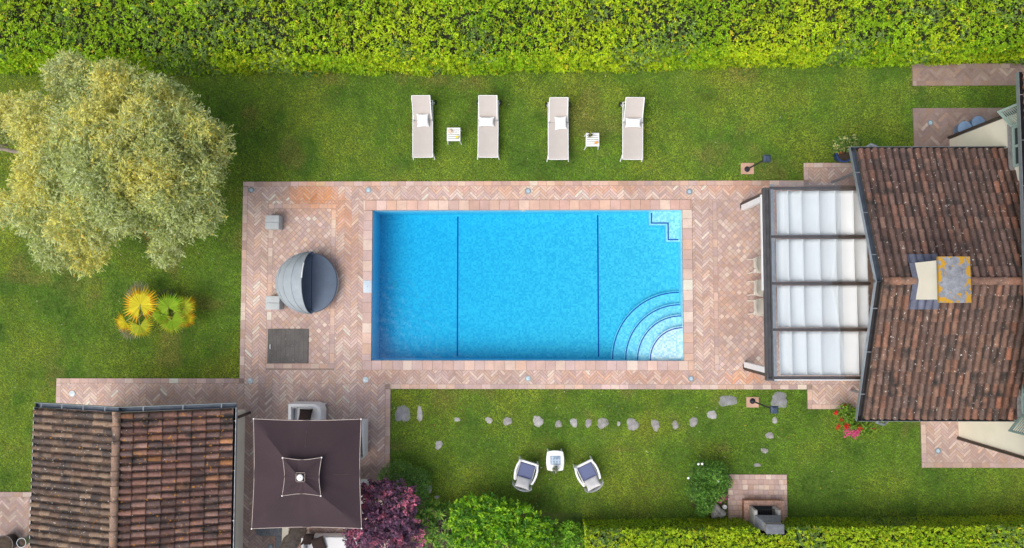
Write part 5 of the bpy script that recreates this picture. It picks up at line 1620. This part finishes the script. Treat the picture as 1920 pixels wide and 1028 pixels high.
tw, B_ = shrub('rose_bush', 'loose dark green bush with a few white blooms left of the barbecue terrace', 'bush', (1330, 905),
      [(1318, 890, .9, 24, .5), (1345, 892, .9, 26, .5), (1310, 920, .95, 24, .5), (1345, 922, .8, 22, .45), (1325, 945, .7, 20, .4), (1318, 960, .5, 13, .3), (1362, 905, .6, 14, .3)],
      7500, .052, .011, [srgb(108, 158, 58), srgb(84, 132, 50), srgb(130, 176, 70), srgb(66, 104, 44)], 65, inner=.6, spread=.9, droop=.4)
b = MB()
for (a, c2) in ((1309, 870), (1316, 869.5), (1346, 902), (1290, 896)):
    x, y = G(a, c2, .95); b.lathe([(0, 0), (.03, .01), (.035, .03), (.0, .04)], x, y, .96, 10)
b.build('blooms', M['white'], tw)
shrub('pink_flowers', 'low pink flowering plant between the loose dark bush and rugged rock', 'flowers', (1350, 935),
      [(1350, 934, .25, 10, .15), (1361, 932, .25, 6, .12)], 420, .022, .016, [srgb(206, 92, 150), srgb(180, 60, 120), srgb(60, 90, 40), srgb(226, 130, 170)], 66, leafmat='petal')
# spiky rosettes
x, y = G(820, 985); spk = thing('spiky_shrub', 'deep green spiky shrub of leaf rosettes between the purple bush and bright glossy bush', 'bush', (x, y, 0))
rs = np.random.default_rng(67); PP = []; CC = []; tips = []
for (a, c2, z) in [(803, 962, .7), (825, 965, .8), (838, 985, .8), (812, 990, .9), (835, 1005, .9), (800, 1010, .9), (820, 1025, .9), (795, 985, .8), (845, 1025, .7), (790, 1030, .8), (850, 962, .5), (838, 950, .4), (822, 950, .4), (812, 975, .7), (832, 1040, .8), (806, 1040, .8), (788, 965, .7), (815, 1008, .85), (848, 1005, .7), (784, 1010, .75), (808, 948, .5), (846, 975, .55)]:
    cx_, cy_ = G(a, c2, z); tips.append((cx_, cy_, z - .02))
    for k in range(58):
        an = rs.uniform(0, 6.28); el = rs.uniform(-.1, 1.1); L = rs.uniform(.15, .26)
        dr = np.array((math.cos(an) * math.cos(el), math.sin(an) * math.cos(el), math.sin(el))); sd2 = np.array((-math.sin(an), math.cos(an), 0)) * .026
        o_ = np.array((cx_, cy_, z)); t_ = o_ + dr * L - np.array((0, 0, .05))
        m_ = o_ + dr * L * .5 + np.array((0, 0, .01))
        PP.append([o_, m_ + sd2, t_, m_ - sd2]); CC.append(np.array([srgb(134, 178, 66), srgb(98, 150, 54), srgb(72, 118, 44), srgb(164, 192, 84)][rs.integers(4)]) * rs.uniform(.8, 1.2))
cloud('foliage', np.array(PP), np.array(CC), M['leaf'], spk)
stems('stems', (x, y, -.02), tips, spk, .03, .012)

# ---- potted plants at the villa corners
def potted(name, label, px_, py_, rpot, pot_mat, blobs, n, pal, seed, flowers=()):
    x, y = G(px_, py_, .0)
    t, B = shrub(name, label, 'potted plant', (px_, py_), blobs, n, .040, .026, pal, seed, base_z=.0)
    b = MB(); b.lathe([(0, 0), (rpot * .65, 0), (rpot * .8, .06), (rpot, .34), (rpot * 1.06, .36), (rpot * 1.06, .40), (rpot * .9, .40), (rpot * .85, .34)], x, y, 0, 28); b.build('pot', M[pot_mat], t, smooth=True)
    b = MB(); b.lathe([(rpot * .86, .345), (0, .36)], x, y, 0, 20); b.build('soil', M['soil'], t)
    rs = np.random.default_rng(seed + 5)
    for (a, c2, z, r, col, nm) in flowers:
        fx_, fy_ = G(a, c2, z); m_ = int(40 * r)
        pp = np.array([fx_, fy_, z]) + rs.normal(size=(m_, 3)) * (r * .028, r * .028, .02)
        P, cc = leaves(m_, pp, np.tile((0, 0, 1.0), (m_, 1)), .024, .017, np.tile(col, (m_, 1)) * rs.uniform(.7, 1.15, (m_, 1)), rs, .6)
        cloud(nm, P, cc, M['petal'], t)
    return t
RED, PINK = srgb(214, 40, 36), srgb(226, 84, 142)
potted('potted_geranium', 'blue pot of red and pink geraniums under the villa gutter corner by the lower lawn', 1592, 779, .24, 'blueglaze',
       [(1590, 778, .75, 20, .3), (1615, 800, .7, 20, .3), (1600, 790, .8, 18, .3), (1628, 803, .6, 14, .25)], 1900, [srgb(112, 150, 40), srgb(84, 124, 36), srgb(140, 168, 56)], 71,
       [(1568, 775, .7, 1.2, RED, 'red_bloom'), (1579, 787, .75, 1.2, RED, 'red_bloom'), (1572, 801, .7, 1.2, RED, 'red_bloom'), (1588, 800, .85, 1.6, RED, 'red_bloom'), (1612, 803, .8, 1.3, RED, 'red_bloom'), (1583, 761, .6, 1., RED, 'red_bloom'), (1636, 803, .6, 1., RED, 'red_bloom'),
        (1590, 810, .8, 2.4, PINK, 'pink_bloom'), (1602, 815, .75, 2.2, PINK, 'pink_bloom'), (1609, 809, .8, 1.6, PINK, 'pink_bloom')])
potted('potted_shrub', 'blue glazed pot with a leafy plant at the villa corner nearest the loungers', 1573, 294, .25, 'blueglaze',
       [(1590, 268, .9, 15, .3), (1580, 266, .95, 13, .25), (1606, 266, .9, 14, .25), (1572, 278, .7, 8, .2)], 1700, [srgb(104, 140, 50), srgb(78, 112, 42), srgb(206, 208, 134), srgb(120, 156, 60)], 72,
       [(1576, 286, .6, .8, srgb(200, 110, 60), 'orange_bloom')])

# ---- fan palm
x, y = G(285, 586); palm = thing('fan_palm', 'small multi-stemmed fan palm with yellowing leaves on the lawn below the olive tree', 'palm', (x, y, 0))
trunks = [((284, 588), (268, 587, .55)), ((290, 586), (318, 592, .6)), ((296, 572), (310, 560, .4))]
tops = []
for (a, c2) in trunks:
    bx, by = G(*a); tx_, ty_ = G(c2[0], c2[1], c2[2]); tops.append((tx_, ty_, c2[2]))
    b = MB(); b.tube([(bx, by, -.02), ((bx + tx_) / 2, (by + ty_) / 2, c2[2] * .6), (tx_, ty_, c2[2])], [.085, .08, .06], 10); b.build('trunk', M['bark'], palm, smooth=True)
YL, OR, GRN, OLV = srgb(236, 222, 60), srgb(246, 190, 40), srgb(156, 190, 50), srgb(198, 206, 66)
FANS = [(263, 572, .95, 34, 95, 330, YL, OR, 0), (235, 603, .75, 22, 215, 200, YL, OR, 0), (262, 611, .8, 25, 285, 260, OLV, YL, 0), (316, 577, .9, 30, 120, 300, GRN, GRN, 1), (322, 601, .9, 27, 290, 280, GRN, OLV, 1),
        (344, 576, .8, 22, 20, 250, OLV, YL, 1), (348, 598, .7, 18, 330, 230, YL, OR, 1), (302, 590, .95, 20, 240, 220, GRN, OLV, 1), (258, 551, .6, 24, 120, 200, srgb(150, 150, 110), srgb(190, 190, 170), 0), (310, 563, .5, 22, 60, 200, srgb(90, 84, 70), srgb(120, 116, 100), 2), (243, 617, .5, 22, 240, 160, srgb(150, 150, 110), srgb(190, 185, 160), 0), (350, 572, .6, 18, 350, 160, OR, OR, 1)]
rs = np.random.default_rng(73)
for (a, c2, z, r, dirn, span, c_in, c_out, tk) in FANS:
    cx_, cy_ = G(a, c2, z); R = r / 58.2 * (H - z) / H * 1.12; ns = int(span / 9.5)
    b = MB()
    for k in range(ns):
        an = math.radians(dirn - span / 2 + span * (k + .5) / ns); hw = math.radians(span / ns) * .62
        L = R * rs.uniform(.88, 1.06); zt_ = z - .06 * rs.uniform(.2, 1.4)
        def pt(rr, da, zz): return (cx_ + rr * math.cos(an + da), cy_ + rr * math.sin(an + da), zz)
        k1 = rs.uniform(.8, 1.15)
        b.add([pt(.01, 0, z), pt(L * .55, -hw, z - .012), pt(L * .58, 0, z + .018), pt(L * .55, hw, z - .012)], [(0, 1, 2), (0, 2, 3)], tuple(q * k1 for q in c_in))
        b.add([pt(L * .55, -hw, z - .012), pt(L * .58, 0, z + .018), pt(L * .55, hw, z - .012), pt(L, 0, zt_)], [(0, 3, 1), (1, 3, 2)], tuple(q * k1 * rs.uniform(.8, 1.1) for q in mixc(c_in, c_out, rs.uniform(.4, 1))))
    fr = b.build('frond', M['leaf'], palm)
    tp = tops[tk]
    b = MB(); b.tube([tp, ((tp[0] + cx_) / 2, (tp[1] + cy_) / 2, max(z, tp[2]) + .02), (cx_, cy_, z)], [.016, .013, .009], 6, col=srgb(190, 186, 110)); b.build('leaf_stalk', M['leaf'], fr, smooth=True)

# ---- the big olive tree
bx, by = G(342, 362); olive = thing('olive_tree', 'big silvery olive tree with a broad loose crown at the left edge of the lawn', 'tree', (bx, by, 0))
OB = [(130, 150, 3.2, 52), (215, 160, 3.6, 56), (290, 180, 3.4, 48), (55, 230, 3.6, 60), (5, 215, 3.0, 42), (150, 240, 4.2, 75), (250, 250, 4.4, 70), (338, 240, 3.8, 55), (388, 268, 3.2, 42),
      (80, 310, 4.0, 70), (180, 325, 4.5, 75), (280, 330, 4.2, 70), (352, 335, 3.6, 56), (60, 395, 3.4, 56), (140, 405, 3.8, 68), (225, 390, 3.8, 58), (100, 455, 3.0, 46), (155, 476, 2.6, 36),
      (310, 405, 3.2, 52), (366, 395, 3.0, 44), (305, 468, 2.6, 30), (15, 390, 3.0, 36), (330, 200, 3.2, 30), (-30, 240, 3.2, 40), (125, 125, 2.8, 26), (180, 440, 2.8, 34), (390, 310, 2.8, 30)]
B = []
for (a, c2, z, r) in OB:
    xx, yy = G(a, c2, z); rr = r / 58.2 * (H - z) / H; B.append((xx, yy, z - rr * .5, rr * .92, rr * .92, rr * .85))
rs = np.random.default_rng(81)
for (xx, yy, zz, rr, _a, _b) in list(B):
    for j in range(5):
        a_, e_ = rs.uniform(0, 6.28), rs.uniform(.1, 1.2)
        B.append((xx + rr * .8 * math.cos(a_) * math.cos(e_), yy + rr * .8 * math.sin(a_) * math.cos(e_), zz + rr * .75 * math.sin(e_), rr * .42, rr * .42, rr * .38))
NS, NL = 27000, 8
p, d, k = blob_points(B, NS, rs, inner=.5)
dr = d * np.array((.8, .8, .3)) + rs.normal(size=(NS, 3)) * .7; dr[:, 2] -= .1
dr /= np.linalg.norm(dr, axis=1, keepdims=True)
SL = rs.uniform(.10, .30, (NS, 1))
patch = vnoise(p[:, 0] * .9 + 20, p[:, 1] * .9 + 20, 83, 3)
pal = np.array([srgb(220, 222, 142), srgb(200, 212, 140), srgb(230, 226, 130), srgb(182, 194, 108), srgb(208, 218, 160), srgb(234, 226, 106)])
ci = np.where(patch + rs.normal(0, .09, NS) > .56, rs.choice([0, 2, 2, 5], NS), np.where(patch + rs.normal(0, .09, NS) < .45, rs.choice([1, 3, 4], NS), rs.choice([0, 1, 3, 4, 2], NS)))
base = pal[ci] * rs.uniform(.75, 1.15, (NS, 1))
s_ = (np.arange(NL) / NL)[None, :, None]
pos = p[:, None, :] + dr[:, None, :] * SL[:, None, :] * s_
pos[:, :, 2] -= .22 * (s_[..., 0] ** 2) * SL
pos = pos.reshape(-1, 3) + rs.normal(size=(NS * NL, 3)) * .018
ld = np.repeat(dr, NL, 0) + rs.normal(size=(NS * NL, 3)) * .55
ld /= np.linalg.norm(ld, axis=1, keepdims=True)
nrm = rs.normal(size=(NS * NL, 3)) * .45 + np.array((0, 0, 1)); sd3 = np.cross(nrm, ld); sd3 /= np.linalg.norm(sd3, axis=1, keepdims=True) + 1e-9
L = .046 * rs.uniform(.7, 1.3, (NS * NL, 1)); W_ = .0115
P = np.stack([pos - ld * L, pos + sd3 * W_, pos + ld * L, pos - sd3 * W_], 1)
cc = np.repeat(base, NL, 0) * rs.uniform(.65, 1.25, (NS * NL, 1))
m = rs.random(NS * NL) < .010; cc[m] = srgb(226, 176, 60)
cloud('crown', P, cc, M['leaf'], olive)
b = MB(); b.tube([(bx, by, -.05), (bx - .12, by + .05, .7), (bx - .25, by + .1, 1.35)], [.30, .22, .20], 14); b.build('trunk', M['bark'], olive, smooth=True)
b = MB(); f0_ = Vector((bx - .25, by + .1, 1.3))
for (xx, yy, zz, rr, _, _2) in B[:len(OB)]:
    e = Vector((xx, yy, zz)); m1_ = f0_.lerp(e, .5) + Vector((random.uniform(-.2, .2), random.uniform(-.2, .2), .25))
    b.tube([f0_, m1_, e, e + (e - m1_) * .35], [.085, .055, .03, .012], 7)
e = Vector(G3(-20, 274, 3.3)); b.tube([f0_.lerp(e, .6) + Vector((0, 0, .2)), e, Vector(G3(14, 272, 3.5))], [.06, .05, .035], 8)
b.build('limbs', M['bark'], olive, smooth=True)

# ---- soil beds under the planting
def bed_poly(pts, name, m='soil'):
    b = MB(); w_ = [G(*p) for p in pts]
    b.add([(x, y, .008) for x, y in w_], [tuple(range(len(w_) - 1, -1, -1))])
    tag(b.build(name, M[m]), kind='structure')
bed_poly([(734, 885), (790, 900), (806, 945), (850, 965), (1000, 990), (1092, 998), (1092, 1090), (734, 1090)], 'flower_bed')
bed_poly([(1292, 880), (1330, 868), (1363, 892), (1363, 966), (1335, 974), (1296, 950)], 'flower_bed')
SOILS = [(734, 885, 800, 1100), (800, 960, 1092, 1100)]

# ---- lawn grass
def lawn_mask(x, y):
    ok = np.ones(len(x), bool)
    def cut(r, e=.0): ok[(x > r[0] - e) & (x < r[1] + e) & (y > r[2] - e) & (y < r[3] + e)] = False
    for r in ((LX, RX, BY, TY), (X(107, 720), LX, Y(780), PATH_Y), (LX, X(732, 800), -11, BY), (X(1506, 320), RX, TY, Y(306, 1550)), (X(1513, 740), RX, Y(767, 1550), BY), tr_): cut(r, -.015)
    for r in OTHER: cut(r, -.015)
    cut((wx0, wx1, sy, wy1)); cut((vx0, MX + 7, SY + .5, NY - .5)); cut((MX, MX + 8, MS, MN))
    for s_px in SOILS: cut(WR(*s_px))
    for pr in ((1389, 306, 1413, 327), (1399, 744.5, 1422, 764)): cut(WR(*pr))
    for (a, c2, r1, r2, lb) in STONES:
        sx_, sy2 = G(a, c2); ok[((x - sx_) / (r1 / 58.2)) ** 2 + ((y - sy2) / (r2 / 58.2)) ** 2 < .25 + .6 * vnoise(x * 7, y * 7, 55, 2)] = False
    ok[y > yfN(x) + .1] = False
    ok[(y < yfS(x) - .1) & (x > SX0)] = False
    return ok
rs = np.random.default_rng(91)
N = 900000
x = rs.uniform(-17.4, 17.4, N); y = rs.uniform(-9.0, 8.4, N)
ok = lawn_mask(x, y); x, y = x[ok], y[ok]; n = len(x)
hgt = rs.uniform(.028, .065, n); an = rs.uniform(0, 2 * math.pi, n); lean = rs.uniform(.5, 1.6, n)
dx, dy = np.cos(an), np.sin(an)
wd = rs.uniform(.006, .013, n)
b0 = np.stack([x - dy * wd, y + dx * wd, np.zeros(n)], 1); b1 = np.stack([x + dy * wd, y - dx * wd, np.zeros(n)], 1)
tp = np.stack([x + dx * hgt * lean, y + dy * hgt * lean, hgt * np.sqrt(np.clip(1.2 - lean * .6, .15, 1))], 1)
P = np.stack([b0, b1, tp], 1)
a1 = vnoise(x * .42 + 30, y * .42 + 30, 101, 4); a2 = vnoise(x * 1.3 + 11, y * 1.3 + 50, 102, 3); a3 = vnoise(x * 5 + 3, y * 5 + 9, 103, 2)
g0, gY, gB, gD = (np.array(srgb(*c_)) for c_ in ((120, 158, 48), (164, 178, 60), (166, 146, 86), (86, 128, 40)))
t = np.clip((a1 * .6 + a2 * .4 - .44) * 3.6, 0, 1)[:, None]
c = g0 * (1 - t) + gY * t
t = np.clip((.45 - a2 * .7 - a1 * .3) * 4.5, 0, 1)[:, None]; c = c * (1 - t) + gD * t
t = (np.clip((vnoise(x * .8 + 70, y * .8 + 20, 104, 4) - .60) * 4, 0, .55) * (y > -4.6))[:, None]; c = c * (1 - t) + gB * t
c = c * (.72 + .5 * a3[:, None]) * rs.uniform(.6, 1.35, (n, 1))
m = rs.random(n) < .0016; c[m] = np.array([srgb(232, 226, 200), srgb(226, 196, 60), srgb(206, 160, 90)])[rs.integers(0, 3, m.sum())]
P[m, 2, 2] += .03
o = cloud('grass', P, c, M['grass'])
tag(o, kind='stuff')
